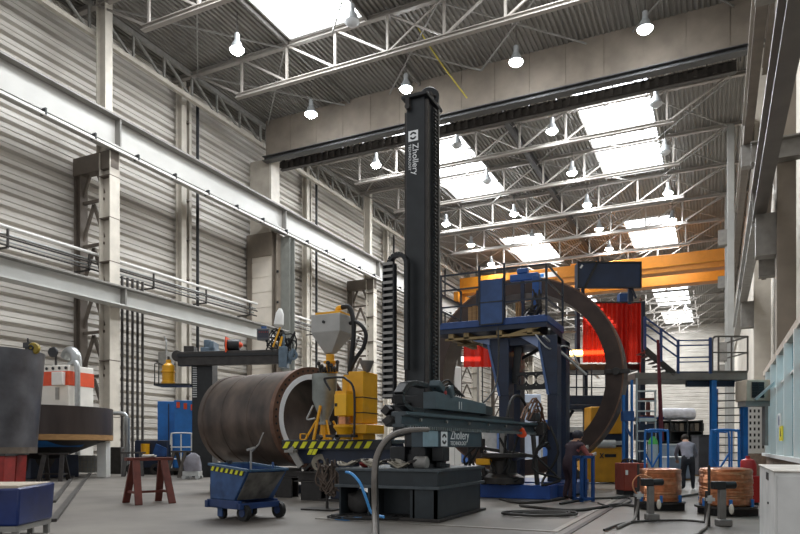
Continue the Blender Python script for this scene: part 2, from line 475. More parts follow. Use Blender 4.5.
# eave trusses along the left wall, one per bay
ye = [12, 29, 46.4, 63.7, 81, 98.3, 115.6, 132.9]
e0 = None
for i in range(len(ye)-1):
    lab = 'lengthwise eave truss under the roof on the left wall, %s bay' % ORD[i]
    if e0 is None:
        e0 = thing('eave_truss', lab, 'truss', (-35.3, 20.5, 27.1), 0, 'eave trusses')
        b = B(); b.bar((0, -8.6, 0), (0, 8.7, 0), .3, .3); b.build('bottom_chord', M_COLL, e0)
        b = B(); b.bar((0, -8.6, 1.8), (0, 8.7, 1.8), .3, .3); b.build('top_chord', GREY_STEEL, e0)
        b = B()
        for k in range(7):
            y = -8+k*2.75
            b.bar((0, y, 0), (0, y, 1.8), .14)
            if k < 6: b.bar((0, y, 1.8), (0, y+2.75, 0), .14)
        b.build('web_members', GREY_STEEL, e0)
    else: dup(e0, (-35.3, (ye[i]+ye[i+1])/2, 27.1), None, lab)
# pipe walkway on brackets
for y0, y1, lab in ((12, 45.2, 'pipe rack of light handrail and dark pipes above the lower girder'), (48.3, 75, 'pipe rack continuing behind the concrete pillar')):
    t = thing('pipe_rack', lab, 'pipe rack', (-35.15, (y0+y1)/2, 12.4)); h = (y1-y0)/2
    b = B(); b.tube((.25, -h, .8), (.25, h, .8), .1); b.build('handrail', WHITE_STEEL, t)
    for k, (dx, dz) in enumerate(((-.2, .5), (.1, .42), (.28, .2), (-.1, .1), (.2, -.2))):
        B().tube((dx, -h, dz), (dx, h, dz), .055).build('pipe', (DARKSTEEL, PIPESTEEL)[k % 2], t)
    k = -h+1
    while k < h:
        b = B(); b.bx(-1.05, .3, k, k+.1, -.35, -.25); b.bx(.2, .3, k, k+.1, -.3, .7); k += 5.2
        b.build('rack_bracket', DARKSTEEL, t)
# bundle of vertical pipes
for i in range(5):
    y = 30.9+.42*i; o = B().tube((0, 0, 0), (0, 0, 12.2), .085).build('riser_pipe', DARKSTEEL)
    o.location = (-34.6, y, 0)
    tag(o, 'dark vertical riser pipe beside the lattice column, %s from the column' % ORD[i], 'pipe', 'riser pipes beside the lattice column')
t = thing('junction_box', 'grey electrical junction box with bent pipes on the left wall', 'junction box', (-36.8, 36.9, 7.2))
b = B(); b.bx(-.4, .4, -.4, .4, 0, 1); b.build('enclosure', GREY_STEEL, t, bevel=.03)
b = B(); b.path([(0, 0, 1), (0, 0, 1.8), (-.4, .2, 2.2)], .06); b.build('conduit', PIPESTEEL, t)

# ------------------------------------------------------------------ bridge crane
t = thing('bridge_crane', 'orange yellow overhead bridge crane spanning the far part of the hall', 'crane', (-16, 92, 21.57), kind='thing')
for y0, y1 in ((-2, -.2), (5.2, 7)):
    b = B(); b.bx(-17.4, 17.75, y0, y1, 1.6, 3.85); b.build('girder_box', CRANE, t, bevel=.05)
for x in (-17.45, 17.75):
    b = B(); b.bx(x-.35, x+.35, -3.4, 8.4, .3, 1.65); b.build('end_carriage', CRANE, t, bevel=.05)
    b = B()
    for y in (-2.6, 7.6): b.tube((x-.12, y, .3), (x+.12, y, .3), .3, 16)
    b.build('wheels', DARKSTEEL, t)
b = B(); b.bx(-2, 1.5, 0, 5, 3.85, 4.6); b.build('trolley', CRANE, t, bevel=.05)
b = B(); b.bx(-7.6, -3.4, -2.04, -2.0, 2.6, 3.3); sp = b.build('sign_plate', WHITE, t)
for i, x in enumerate((-7.1, -6.4, -5.7)):
    B().bx(x, x+.5, -2.07, -2.04, 2.75, 3.15).build('blue_mark', SKYBLUE, sp)
b = B(); b.bx(-16.9, 17, -2.15, -2.0, 2.3, 2.42); b.build('festoon_rail', mat('crane_rail_ochre', '#b4770d', .5, 0, .1, 3), t)  # rail in a plain ochre close to the girder colour

# ------------------------------------------------------------------ right side steelwork
g = girder('right_crane_girder', 1.75, -1, (21.3, 21.42, 19.9, 20.0), 14, YE-2, 'high crane runway girder running along the right side of the hall', M_COLD, mat('flange_light', '#a39c92', .5, .05, .1, 1), over=.3)
g = girder('right_lower_girder', 1.52, -1, (11.15, 11.27, 10.2, 10.3), 10, 30.2, 'dark steel girder at upper right ending at the concrete pillar', mat('girder_shade', '#57524c', .5, .1, .15, 1), mat('flange_mid', '#77716a', .5, .1, .1, 1), over=.28)  # web colour carries the shade on this girder's side
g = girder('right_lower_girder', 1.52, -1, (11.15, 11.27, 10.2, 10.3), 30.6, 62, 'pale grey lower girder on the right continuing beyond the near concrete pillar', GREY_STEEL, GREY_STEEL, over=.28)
def rpillar(y, label, x0, x1, z1=29, m=None):
    t = thing('concrete_pillar', label, 'pillar', ((x0+x1)/2, y, 0), kind='thing'); w = (x1-x0)/2
    b = B(); b.bx(-w, w, -.45, .45, 0, z1); b.build('pillar_shaft', m or M_CONCB, t, bevel=.02)
    b = B(); b.bx(-w-.7, w*.5, -.35, .35, 8.6, 10.2); b.build('corbel', MIDGREY, t)
    b = B(); b.bx(-w-.7, w*.5, -.35, .35, 18.6, 19.9); b.build('upper_corbel', MIDGREY, t)
    return t
rpillar(29.4, 'brown grey concrete pillar nearest on the right, rising past the dark girder', 2.08, 2.72, 29)
rpillar(46.6, 'second concrete pillar on the right, behind the nearest one', 2.1, 3.0, 25.9, M_CONC)
rpillar(63.9, 'third pillar on the right, pale and far', 0.85, 1.4, 28.9, mat('pale_column', '#8b8a86', .6, .05, .08, 1))
rpillar(81.2, 'fourth pillar on the right, farthest one visible', 0.85, 1.4, 28.9, MATS['pale_column'])
t = thing('wall_bracket', 'steel cross beam bracket fixed to the near right pillar', 'bracket', (2.2, 29.4, 11.5))
b = B(); b.ibeam((-1.0, -.75, .9), (.95, -.75, .9), .5, .8, .06, .06); b.build('cross_beam', MIDGREY, t)
b = B(); b.ibeam((-.4, 6, -1.9), (.95, 6, -1.9), .5, .9, .06, .06); b.build('rear_beam', MIDGREY, t)
t = thing('right_bracing', 'dark diagonal bracing between the right girders', 'bracing', (2.5, 38, 20))
b = B(); b.bar((0, -6, -9), (0, 6, 0), .25, .2); b.bar((0, -6, 0), (0, 6, -9), .25, .2); b.build('diagonals', M_COLD, t)
b = B(); b.ibeam((.2, -7.8, 4), (.2, 7.8, 4), .4, .5); b.build('strut', M_COLD, t)
# =================================================================== COLUMN AND BOOM MANIPULATOR
mo = Vector((-5.12, 11.17, 0))
t = thing('welding_manipulator', 'tall black column and boom welding manipulator on a heavy dark pedestal', 'welding manipulator', mo)
b = B(); b.bx(-1.0, 1.07, -1.17, 1.22, 0, .05); b.build('base_plate', DARKSTEEL, t, bevel=.008)
M_PED = mat('pedestal_paint', '#2b3236', .42, .1, .22, 4)
b = B(); b.bx(-.55, .95, -.55, 1.1, .05, .53); b.bx(-.84, .95, .2, 1.1, .05, .53); b.build('pedestal_core', M_PED, t)
b = B(); b.bx(-.87, 1.0, -1.1, 1.15, .58, .82); b.build('upper_box', M_PED, t)
ped = b = B(); b.bx(-.93, 1.05, -1.16, 1.2, .53, .58); b.build('middle_flange', mat('flange_edge', '#4b5256', .4, .3, .2, 6), t, bevel=.006)
b = B(); b.bx(-.92, 1.05, -1.15, 1.2, .82, .865); b.build('top_plate', MATS['flange_edge'], t, bevel=.006)
for x in (-.87, -.3, .55, .93): 
    b = B(); b.bx(x, x+.035, -1.1, -.5, .05, .53); b.build('stiffener', M_PED, t)
for y in (-1.1, 1.05):
    b = B(); b.bx(.5, .99, y, y+.035, .05, .53); b.build('stiffener', M_PED, t)
b = B(); b.bx(.96, .99, -1.1, 1.1, .05, .53); b.build('side_plate', M_PED, t)
b = B(); b.lathe([(.55, .865), (.55, .93), (.48, .93), (.48, 1.1), (.42, 1.1), (.42, 1.18)], (.2, 0, 0), seg=32); b.build('turntable', BLACK, t)
for i, (x, y, w, h) in enumerate(((-.15, -.55, .3, .26), (.3, -.6, .26, .28), (.62, -.45, .22, .25))):
    b = B(); b.bx(x, x+w, y, y+.3, .98, .98+h); b.bx(x+.06, x+w-.06, y+.05, y+.25, .865, .98); b.build('drive_motor', BLACK, t, bevel=.015)
b = B(); b.lathe([(0, -.12), (.09, -.12), (.11, -.1), (.11, .1), (.09, .12), (0, .12)], (.55, -.75, .965), (1, 0, 0), 16); b.build('idler_roller', GREY_STEEL, t)
# mast
mx0, mx1, my0, my1 = .06, .42, -.3, .32
b = B(); b.bx(mx0, mx1, my0, my1, 1.1, 7.5); mast = b.build('mast', MASTBLACK, t, bevel=.012)
b = B(); b.bx(mx0-.07, mx1+.07, my0-.07, my1+.07, 7.5, 7.56); b.build('mast_cap', BLACK, t, bevel=.008)
b = B(); b.bx(mx1, mx1+.05, -.28, -.2, 1.2, 7.45); b.bx(mx1, mx1+.05, .22, .3, 1.2, 7.45); b.build('guide_rails', DARKSTEEL, t)
b = B(); z = 1.3
b.bx(mx1, mx1+.03, .04, .16, 1.2, 7.45)
while z < 7.4: b.bx(mx1+.03, mx1+.06, .04, .16, z, z+.035); z += .07
b.build('gear_rack', mat('rack_dark', '#3d3f40', .4, .5, .2, 8), t)
b = B(); b.bx(mx0-.05, mx0, -.26, -.2, 1.2, 7.3); b.build('left_guide_rail', DARKSTEEL, t)
b = B()
b.lathe([(.05, -.035), (.17, -.035), (.185, -.02), (.165, 0), (.185, .02), (.17, .035), (.05, .035)], (.3, .2, 7.74), (.35, -.95, 0), 28, closed=True)
b.build('pulley_wheel', BLACK, t)
b = B(); b.bx(.24, .28, .05, .35, 7.56, 7.76); b.bx(.36, .4, .05, .35, 7.56, 7.76); b.tube((.2, .2, 7.74), (.44, .2, 7.74), .03); b.build('pulley_bracket', DARKSTEEL, t)
b = B(); b.path([(.47, .25, 7.75), (.47, .27, 6.5), (.47, .28, 4.2), (.46, .28, 2.2)], .014, 5, 3); b.build('lifting_chain', GREY_STEEL, t)
b = B(); b.lathe([(0, 0), (.05, 0), (.05, .1), (0, .1)], (.12, my0-.1, 7.34), (0, 1, 0), 14); b.box((.12, my0-.04, 7.43), (.07, .1, .12)); b.build('lifting_lug', DARKSTEEL, t)
# emblem and lettering down the front of the mast
zc = 6.83
def emblem(parent, M, s):
    e = B(M=M); e.bx(-s/2, s/2, -s/2, s/2, 0, .004); e = e.build('emblem_plate', LETTER, parent, smooth=False)
    k = B(M=M)
    for a0 in (.25, PI+.25):
        k.lathe([(s*.20, .004), (s*.36, .004), (s*.36, .007), (s*.20, .007)], (0, 0, 0), (0, 0, 1), 14, closed=True, a0=a0-.0+PI/2-.25-1.2, a1=a0+PI/2-.25+1.2)
    k.build('emblem_ring', BLACK, e)
emblem(mast, basis((1, 0, 0), (0, 0, 1), (.2, my0-.002, zc)), .19)
text('lettering', 'Zhollery', .165, LETTER, mast, basis((0, 0, -1), (1, 0, 0), (.19, my0-.004, zc-.14)))
text('lettering', 'TECHNOLOGY', .07, LETTER, mast, basis((0, 0, -1), (1, 0, 0), (.11, my0-.004, zc-.14)))
# vertical energy chain on the left of the mast
def chain(pts, w, th, name, m, parent, side):
    b = B(); n = len(pts)
    for a, c in zip(pts, pts[1:]):
        a = Vector(a); c = Vector(c); b.bar(a, c, w, th, up=side)
    return b.build(name, m, parent)
cx, cy = -.15, -.55
b = B(); z = 2.1
b.bx(cx+.085, cx+.115, cy-.06, cy+.06, 2.1, 4.5)
b.bx(cx-.115, cx-.085, cy-.06, cy+.06, 2.1, 4.5)
b.bx(cx-.09, cx+.09, cy+.03, cy+.055, 2.1, 4.5)
arc = [(cx+.0, cy, 4.5)]+[(cx+.16-.16*math.cos(PI*i/8), cy+.05*i/8, 4.5+.16*math.sin(PI*i/8)) for i in range(9)]+[(cx+.32, cy+.05, 3.4), (cx+.32, cy+.05, 2.6)]
for a, c in zip(arc[1:], arc[2:]): b.bar(a, c, .12, .07, up=(1, 0, 0) if abs(Vector(c).z-Vector(a).z) > .05 else (0,0,1))
ch = b.build('vertical_energy_chain', BLACK, t)
b = B(); z = 2.12
while z < 4.5: b.bx(cx-.1, cx+.09, cy-.075, cy-.055, z, z+.05); z += .112
b.build('chain_bars', mat('chain_grey', '#8f8d89', .5, .2, .1, 5), ch)
# carriage
b = B(); b.bx(-.12, .5, -.42, .44, 1.5, 2.15); b.bx(-.35, -.12, -.3, .3, 1.6, 2.0); b.build('carriage', BLACK, t, bevel=.015)
b = B()
for x, y, z in ((-.05, -.46, 2.1), (.12, -.5, 1.98), (-.28, -.4, 1.9), (-.2, -.5, 1.7), (.05, -.5, 1.68)): b.box((x, y, z), (.16, .14, .14), Matrix.Rotation(x*3, 3, 'Y'))
b.build('clamp_blocks', DARKSTEEL, t, bevel=.01)
# boom
bo = Vector((.5, -1.55, 1.67)); bd = Vector((.075, .9972, 0)).normalized(); sd = Vector((bd.y, -bd.x, 0))
def bp(s, side, z): return bo+bd*s+sd*side+Vector((0, 0, z))
LB = 6.75
b = B()
b.bar(bp(0, 0, .10), bp(LB, 0, .10), .26, .07, up=UP); b.bar(bp(0, 0, 0), bp(LB, 0, 0), .12, .16, up=UP); b.bar(bp(0, 0, -.09), bp(LB, 0, -.09), .22, .05, up=UP)
boom = b.build('boom', mat('boom_grey', '#3f474b', .4, .2, .2, 4), t, bevel=.006)
b = B(); b.bar(bp(0, .15, .11), bp(LB, .15, .11), .03, .05, up=UP); b.build('boom_rail', TEAL, boom)
b = B(); b.bar(bp(.1, .1, -.12), bp(LB-.2, .1, -.12), .08, .045, up=UP)
s = .1
while s < LB-.3: b.bar(bp(s, .15, -.12), bp(s+.04, .15, -.12), .025, .06, up=UP); s += .085
b.build('boom_rack', mat('rack_light', '#7c8180', .4, .5, .15, 8), boom)
b = B()
for i in range(9): b.lathe([(0, 0), (.03, 0), (.03, .03), (0, .03)], bp(.6+i, .08, .02), sd, 10)
b.build('boom_bolts', GREY_STEEL, boom)
# energy chain looping over the back end of the boom
pts = [bp(.95, -.02, .62), bp(.55, -.02, .64), bp(.22, -.02, .58), bp(.06, -.02, .42), bp(.1, -.02, .27), bp(.35, -.02, .19), bp(.8, -.02, .175), bp(5.2, -.02, .175)]
b = B()
for a, c in zip(pts, pts[1:]): b.bar(a, c, .17, .09, up=(sd.cross(c-a)))
b.build('boom_energy_chain', BLACK, t, bevel=.01)
# control panel with number
b = B(); p0 = bp(1.0, .14, .3)
b.hexa([bp(.95, -.05, .22), bp(.95, .2, .22), bp(3.2, .2, .22), bp(3.2, -.05, .22), bp(.95, -.05, .52), bp(.95, .2, .52), bp(3.2, .2, .43), bp(3.2, -.05, .43)])
cp = b.build('control_cabinet', TEAL, t, bevel=.01)
text('lettering', '11', .2, LETTER, cp, basis(bd, UP, bp(1.85, .204, .26)))
b = B(); b.hexa([bp(3.22, -.04, .2), bp(3.22, .18, .2), bp(3.6, .18, .2), bp(3.6, -.04, .2), bp(3.22, -.04, .4), bp(3.22, .18, .4), bp(3.6, .18, .38), bp(3.6, -.04, .38)]); b.build('end_housing', BLACK, t, bevel=.01)
b = B(); b.box(bp(1.35, .17, .52), (.07, .1, .08)); b.build('red_valve', RED, t, bevel=.02)
b = B(); b.box(bp(1.55, .19, .56), (.1, .16, .2), Matrix.Rotation(.5, 3, 'X')); b.box(bp(1.2, .1, .62), (.2, .3, .12), Matrix.Rotation(-.4, 3, 'X')); b.build('motor_block', TEAL, t, bevel=.02)
b = B()
for k in range(5): b.path([bp(1.1+.1*k, .1, .58), bp(1.4+.12*k, .22, .75-.05*k), bp(1.9+.1*k, .12, .52)], .018, 5)
b.build('cable_bunch', RUBBER, t)
# carriage plate with emblem under the boom
b = B(); b.hexa([bp(.62, -.1, -.44), bp(.62, .12, -.44), bp(3.15, .12, -.44), bp(3.15, -.1, -.44), bp(.62, -.1, -.15), bp(.62, .12, -.15), bp(3.15, .12, -.15), bp(3.15, -.1, -.15)])
pl_ = b.build('boom_carriage', mat('carriage_paint', '#3c4a52', .4, .1, .12, 5), t, bevel=.01)
b = B(); b.hexa([bp(.62, .12, -.43), bp(.62, .126, -.43), bp(1.18, .126, -.43), bp(1.18, .12, -.43), bp(.62, .12, -.16), bp(.62, .126, -.16), bp(1.18, .126, -.16), bp(1.18, .12, -.16)]); b.build('pale_cover', mat('pale_teal', '#8ea6b0', .4, .1, .1, 5), pl_)
emblem(pl_, basis(bd, UP, bp(1.42, .127, -.295)), .26)
text('lettering', 'Zhollery', .24, LETTER, pl_, basis(bd, UP, bp(1.68, .128, -.295)))
text('lettering', 'TECHNOLOGY', .105, LETTER, pl_, basis(bd, UP, bp(1.68, .128, -.405)))
b = B(); b.path([bp(3.2, .05, .4), bp(3.5, .1, .55), bp(4.0, .1, .9), bp(4.4, .0, 1.6), bp(4.6, -.1, 2.2)], .02, 5); b.build('hanging_cable', RUBBER, t)
# welding head on the boom tip
tip = bp(LB-.1, .12, 0)
b = B(); b.box(tip+Vector((0, .15, 0)), (.35, .4, .34)); b.box(tip+Vector((.05, .5, -.2)), (.2, .3, .5)); b.box(tip+Vector((0, -.3, .28)), (.2, .5, .2)); b.tube(tip+Vector((.1, .3, -.3)), tip+Vector((.3, .9, -.75)), .06)
b.build('welding_head', DARKSTEEL, t, bevel=.02)
b = B()
for k in range(8):
    a = k*.7
    b.path([tip+Vector((0, -1.5+.25*k, .2)), tip+Vector((.1*math.sin(a), -.9+.2*k, .55+.18*math.sin(a*1.3))), tip+Vector((.15*math.cos(a), -.2+.1*k, .5+.1*math.cos(a))), tip+Vector((.2*math.sin(a), .3+.1*k, .0))], .022, 5)
b.build('head_cables', mat('brown_cables', '#6b4a36', .7, 0, .3, 8), t)
b = B(); b.path([bp(4.9, 0, .2), bp(5.05, .0, .5), bp(5.35, 0, .72), bp(5.8, .0, .74), bp(6.3, 0, .5), bp(6.7, .05, .2)], .035, 6); b.build('head_hose', RUBBER, t)
b = B(); b.bx(-.12, .12, -.1, .1, -.5, .0); 
# drag hose and cables in front of the pedestal
o = B().path([G(374, 540)+Vector((.02, 0, 0)), P(374.5, 510, 9.7), P(374, 480, 9.7), P(376, 458, 9.8), P(384, 442, 9.9), P(396, 433, 10.1), P(412, 430, 10.3), P(428, 429.5, 10.6)], .04, 8).build('cable_hose', mat('hose_grey', '#6e6862', .55, 0, .15, 10))
tag(o, 'thick grey hose arching from the floor up to the manipulator boom', 'hose')
o = B().path([G(378, 538), P(377.5, 505, 9.75), P(377, 470, 9.8), P(382, 450, 9.95), P(393, 438, 10.1), P(410, 433, 10.4)], .022, 6).build('power_cable', RUBBER)
tag(o, 'thin black cable running beside the thick grey arching hose', 'cable')
o = B().path([P(346, 472, 10.3), P(352, 474, 10.2), P(360, 483, 10.05), P(366, 498, 10.0), P(372, 513, 10.0), P(384, 517, 9.9)], .022, 6).build('air_hose', mat('blue_hose', '#3f8fd0', .4, 0, .1, 6))
tag(o, 'bright blue air hose hanging down the front of the pedestal', 'hose')
def coil(cx, cy, rx, ry, n, r, seed, z=0.0, rot=0):
    q = random.Random(seed); pts = []
    for i in range(n*10+1):
        a = 2*PI*i/10; k = 1+.3*math.sin(i*.17+seed)+.12*math.sin(i*.53+seed*2)+q.uniform(-.06, .06)
        x, y = rx*k*math.cos(a), ry*k*math.sin(a)
        pts.append((cx+x*math.cos(rot)-y*math.sin(rot), cy+x*math.sin(rot)+y*math.cos(rot), z+r+.012*(i//10)+q.uniform(0, .01)))
    return pts
for px, py, rx, ry, n, r, sd_, m, lab in ((366, 519, .5, .3, 4, .014, 3, RUBBER, 'tangled coil of black cable on the floor before the pedestal'),
        (350, 520, .22, .12, 2, .012, 8, MATS['blue_hose'], 'small loop of blue hose on the floor before the pedestal')):
    g_ = G(px, py); o = B().path(coil(0, 0, rx, ry, n, r, sd_, rot=YAW), r, 5, 2).build('cable_coil', m); o.location = g_; tag(o, lab, 'cable')
# loose gear on the pedestal shelf
q = random.Random(5); px = 346
top = .865
for i in range(8):
    g_ = Vector((-5.95+.17*i, 10.25+.14*(i % 3), top)); pts = [(x, y, z+.1*abs(math.sin(5*x+i))) for x, y, z in coil(0, 0, .15, .1, 3, .016, 20+i)]
    o = B().path(pts, .016, 5, 2).build('hose_bundle', (mat('hose_khaki', '#8a8374', .7, 0, .2, 8), DARKSTEEL, mat('hose_pale', '#b5afa3', .7, 0, .2, 8))[i % 3]); o.location = g_
    tag(o, 'loose hose bundle lying on the pedestal top plate, %s from its outer corner' % ORD[i], 'hose', 'hose bundles on the pedestal')
o = B().ball((0, 0, .07), .1, 10, 6, (1.2, .9, .7)).build('red_rag', RED); o.location = (-5.7, 10.5, top); tag(o, 'crumpled red rag among hoses on the pedestal', 'rag')
b = B(); b.ball((0, 0, .2), .22, 16, 10, (1.15, .8, .95))
for v in b.bm.verts: v.co *= 1+.14*math.sin(v.co.x*23+v.co.z*17)*math.cos(v.co.y*19+1); v.co.z = max(v.co.z, 0)
o = b.build('grey_sack', mat('sack', '#3c3a38', .8, 0, .2, 6)); o.location = (-5.72, 10.33, .05); tag(o, 'dark bulging sack tucked into the pedestal recess', 'sack')
t = thing('cable_stand', 'rusty stand on a floor plate draped with tangled cables beside the pedestal', 'cable stand', G(325, 510))
b = B(); b.bx(-.42, .3, -.22, .22, 0, .03); b.build('floor_plate', DARKSTEEL, t)
b = B(); b.tube((.05, 0, .03), (.05, 0, 1.0), .03); b.bar((-.2, 0, .85), (.3, 0, .85), .04); b.build('stand_post', DARKSTEEL, t)
b = B(); q = random.Random(4)
for i in range(16):
    b.path([(.05+q.uniform(-.2, .2), q.uniform(-.1, .1), .9+q.uniform(-.05, .1)), (.05+q.uniform(-.25, .25), q.uniform(-.15, .15), .6+q.uniform(-.2, .1)), (.05+q.uniform(-.15, .2), q.uniform(-.1, .1), .35+q.uniform(-.1, .1)), (.05+q.uniform(-.2, .2), q.uniform(-.12, .12), .75+q.uniform(-.1, .1))], .018, 5)
b.build('draped_cables', mat('cable_brown', '#5d5046', .7, 0, .3, 9), t)
# =================================================================== LEFT SIDE AND MIDDLE GROUND
def polar(cx, cz, r, a): return (cx+r*math.cos(a), cz+r*math.sin(a))
# ---- rolled shell section
ec = P(313, 418, 17.2); ax = (FW*.643-RT*.766).normalized(); LS = 3.25; RS = 1.27
t = thing('rolled_steel_shell', 'large brown rolled steel shell with a bolted flange ring, lying on turning rolls', 'pipe section', (ec.x, ec.y, 0)); e0_ = Vector((0, 0, ec.z))
b = B(); pr = [(RS, .22)]
for s in (1.1, 1.12, 2.2, 2.22): pr.append((RS-(.012 if int(s*100) % 10 else 0), s))
pr += [(RS, LS), (RS-.05, LS), (RS-.05, .1)]
b.lathe([(RS, .2), (RS, .25), (RS, 1.0), (RS, 1.08), (RS-.01, 1.09), (RS-.01, 1.11), (RS, 1.12), (RS, 1.2), (RS, 2.1), (RS, 2.2), (RS+.01, 2.21), (RS+.01, 2.23), (RS, 2.24), (RS, 2.32), (RS, LS-.3), (RS, LS-.2), (RS+.03, LS-.18), (RS+.03, LS), (RS-.06, LS), (RS-.06, .2)], e0_, ax, 72, closed=True)
b.build('shell_plate', SHELLBROWN, t, angle=25)
b = B(); b.lathe([(RS+.05, 0), (RS+.05, .14), (RS, .2), (RS-.14, .2), (RS-.14, 0)], e0_, ax, 72, closed=True); b.build('flange', mat('flange_rust', '#6e5142', .5, .4, .25, 4), t)
b = B(); b.lathe([(RS-.14, -.02), (RS-.14, .1), (RS-.27, .1), (RS-.27, -.02)], e0_, ax, 72, closed=True); b.build('machined_ring', mat('lit_look_steel', '#f2f5f8', .4, 0, .04, 5), t)  # machined steel whitened in its colour to look lit
zx = Vector((0, 0, 1)); yx = ax.cross(zx)
for k in range(44):
    a = 2*PI*k/44; b = B(); c = e0_+(zx*math.cos(a)+yx*math.sin(a))*(RS-.045)-ax*.006
    b.lathe([(0, 0), (.03, 0), (.03, .02), (0, .02)], c, ax, 8); b.build('bolt_hole', BLACK, t)
for s, lab in ((.7, 'turning rolls under the flanged end of the brown shell'), (2.7, 'turning rolls under the plain far end of the brown shell')):
    p = Vector((ec.x, ec.y, 0))+ax*s
    r_ = thing('turning_rolls', lab, 'turning rolls', p, math.atan2(ax.y, ax.x), 'turning rolls under the brown shell')
    b = B(); b.bx(-.2, .2, -1.15, 1.15, 0, .22); b.build('base_beam', NAVY, r_, bevel=.01)
    for sy in (-1, 1):
        b = B(); b.bx(-.18, .18, sy*.85-.2, sy*.85+.2, .22, .42); b.build('wheel_block', BLACK, r_, bevel=.01)
        b = B(); b.tube((-.12, sy*.82, .60), (.12, sy*.82, .60), .2, 20); b.build('rubber_roller', RUBBER, r_)
# ---- striped platform with yellow flux unit
pc = Vector((-7.78, 12.9, 0))
t = thing('striped_boom', 'dark blue platform beam edged with black and yellow hazard stripes', 'platform', pc)
b = B(); b.bx(-1.45, 1.43, -.02, .9, 1.30, 1.39); b.build('deck_plate', TEAL, t, bevel=.01)
b = B(); b.bx(-1.43, 1.43, -.04, .0, 1.17, 1.38); bd_ = b.build('stripe_board', BLACK, t)
b = B()
for i in range(10):
    x = -1.4+.24*i
    b.hexa([(x, -.055, 1.2), (x+.12, -.055, 1.2), (x+.12, -.04, 1.2), (x, -.04, 1.2), (x+.1, -.055, 1.35), (x+.22, -.055, 1.35), (x+.22, -.04, 1.35), (x+.1, -.04, 1.35)])
for x in (-.72, -.6): b.hexa([(x, -.055, 1.05), (x+.1, -.055, 1.05), (x+.1, -.04, 1.05), (x, -.04, 1.05), (x+.08, -.055, 1.18), (x+.18, -.055, 1.18), (x+.18, -.04, 1.18), (x+.08, -.04, 1.18)])
b.build('hazard_stripes', STRIPE, bd_)
b = B(); b.bx(-1.1, 1.4, .1, .7, .84, 1.3); b.build('box_girder', NAVY, t, bevel=.02)
b = B(); b.bar((-1.15, -.1, 1.2), (-.85, -.1, .78), .05, .16); b.bx(-1.25, -1.0, -.2, .0, 1.1, 1.16); b.build('strut', GREY_STEEL, t)
b = B(); b.bx(-.2, .3, .15, .6, .05, .84); b.build('support_post', NAVY, t)
b = B(); b.bx(-.4, .5, -.1, .85, 0, .05); b.build('foot_plate', DARKSTEEL, t)
X_ = lambda px, y=0.: (px-335)*.0248-.56*y
Z_ = lambda py: 1.25+(446-py)/44.2
M_HOP = mat('hopper_grey', '#a9a8a4', .5, .1, .08, 3)
t = thing('flux_unit', 'yellow flux recovery unit with a grey hopper, standing on the striped platform', 'flux recovery unit', pc+Vector((0, 0, 1.39)))
def ZL(py): return Z_(py)-1.39
hx0, hx1, hy0, hy1 = X_(309), X_(340), .0, .62
b = B()
zt, zm, zb = ZL(313), ZL(331), ZL(351); mx, my = (hx0+hx1)/2-.06, .32
b.bx(hx0, hx1, hy0, hy1, zm, zt)
b.hexa([(mx-.1, my-.1, zb), (mx+.1, my-.1, zb), (mx+.1, my+.1, zb), (mx-.1, my+.1, zb), (hx0, hy0, zm), (hx1, hy0, zm), (hx1, hy1, zm), (hx0, hy1, zm)])
hp = b.build('hopper', M_HOP, t, bevel=.01)
b = B(); b.bx(hx0+.08, hx1-.03, hy0+.05, hy1-.05, zt, zt+.06); b.build('hopper_lid', YELLOW, hp, bevel=.008)
b = B(); b.lathe([(0, 0), (.035, 0), (.035, .05), (0, .05)], (X_(323), hy0-.03, ZL(321)), (0, 1, 0), 12); b.build('latch', BLACK, hp)
b = B(); b.lathe([(.1, ZL(352)), (.1, ZL(358)), (.16, ZL(359)), (.16, ZL(361)), (.1, ZL(362)), (.12, ZL(368)), (.18, ZL(369)), (.18, ZL(371)), (.1, ZL(372))], (mx, my, 0), seg=20); b.build('discharge_neck', YELLOW, t)
vx = X_(323, .32)
b = B(); b.lathe([(.02, ZL(371)), (.29, ZL(372)), (.3, ZL(376)), (.29, ZL(377)), (.29, ZL(398)), (.11, ZL(418)), (.11, ZL(421)), (.15, ZL(421)), (.15, ZL(424)), (0, ZL(424))], (vx, my, 0), seg=28); b.build('pressure_vessel', mat('vessel_grey', '#8f9490', .4, .4, .15, 5), t)
b = B(); b.lathe([(.15, 0), (.18, .0), (.18, .05), (.1, .06), (.1, ZL(424))], (vx, my, 0), seg=18)
for sx, sy in ((-1, -1), (1, -1), (1, 1), (-1, 1)): b.tube((vx+.14*sx, my+.14*sy, ZL(420)), (vx+.34*sx, my+.3*sy, 0), .025)
b.tube((X_(312,-.05), -.05, 0), (X_(319,.1), .1, ZL(405)), .035)
b.build('vessel_legs', YELLOW, t)
b = B(); b.bx(X_(349,-.1), X_(364,-.1), -.1, .6, ZL(424), ZL(373)); cb = b.build('filter_cabinet', YELLOW, t, bevel=.015)
b = B(); b.bx(X_(348.6,-.1), X_(364.4,-.1), -.11, .61, ZL(399), ZL(398)); b.bx(X_(348.6,-.1), X_(364.4,-.1), -.11, .61, ZL(414), ZL(413)); b.build('cabinet_band', DARKSTEEL, cb)
b = B(); b.bx(X_(350,-.2), X_(367,-.2), -.2, .68, ZL(434), ZL(425)); b.bx(X_(353,-.1), X_(364,-.1), -.1, .5, 0, ZL(434)); b.build('cabinet_pedestal', YELLOW, t, bevel=.015)
b = B(); b.bx(X_(335,-.5), X_(347,-.5), -.5, -.12, ZL(417), ZL(396)); kb = b.build('control_box', mat('yellow_bright', '#f0b412', .4, 0, .06, 3), t, bevel=.01)
b = B(); b.bx(X_(336,-.5), X_(338,-.5), -.52, -.5, ZL(408), ZL(405)); b.build('lock', BLACK, kb)
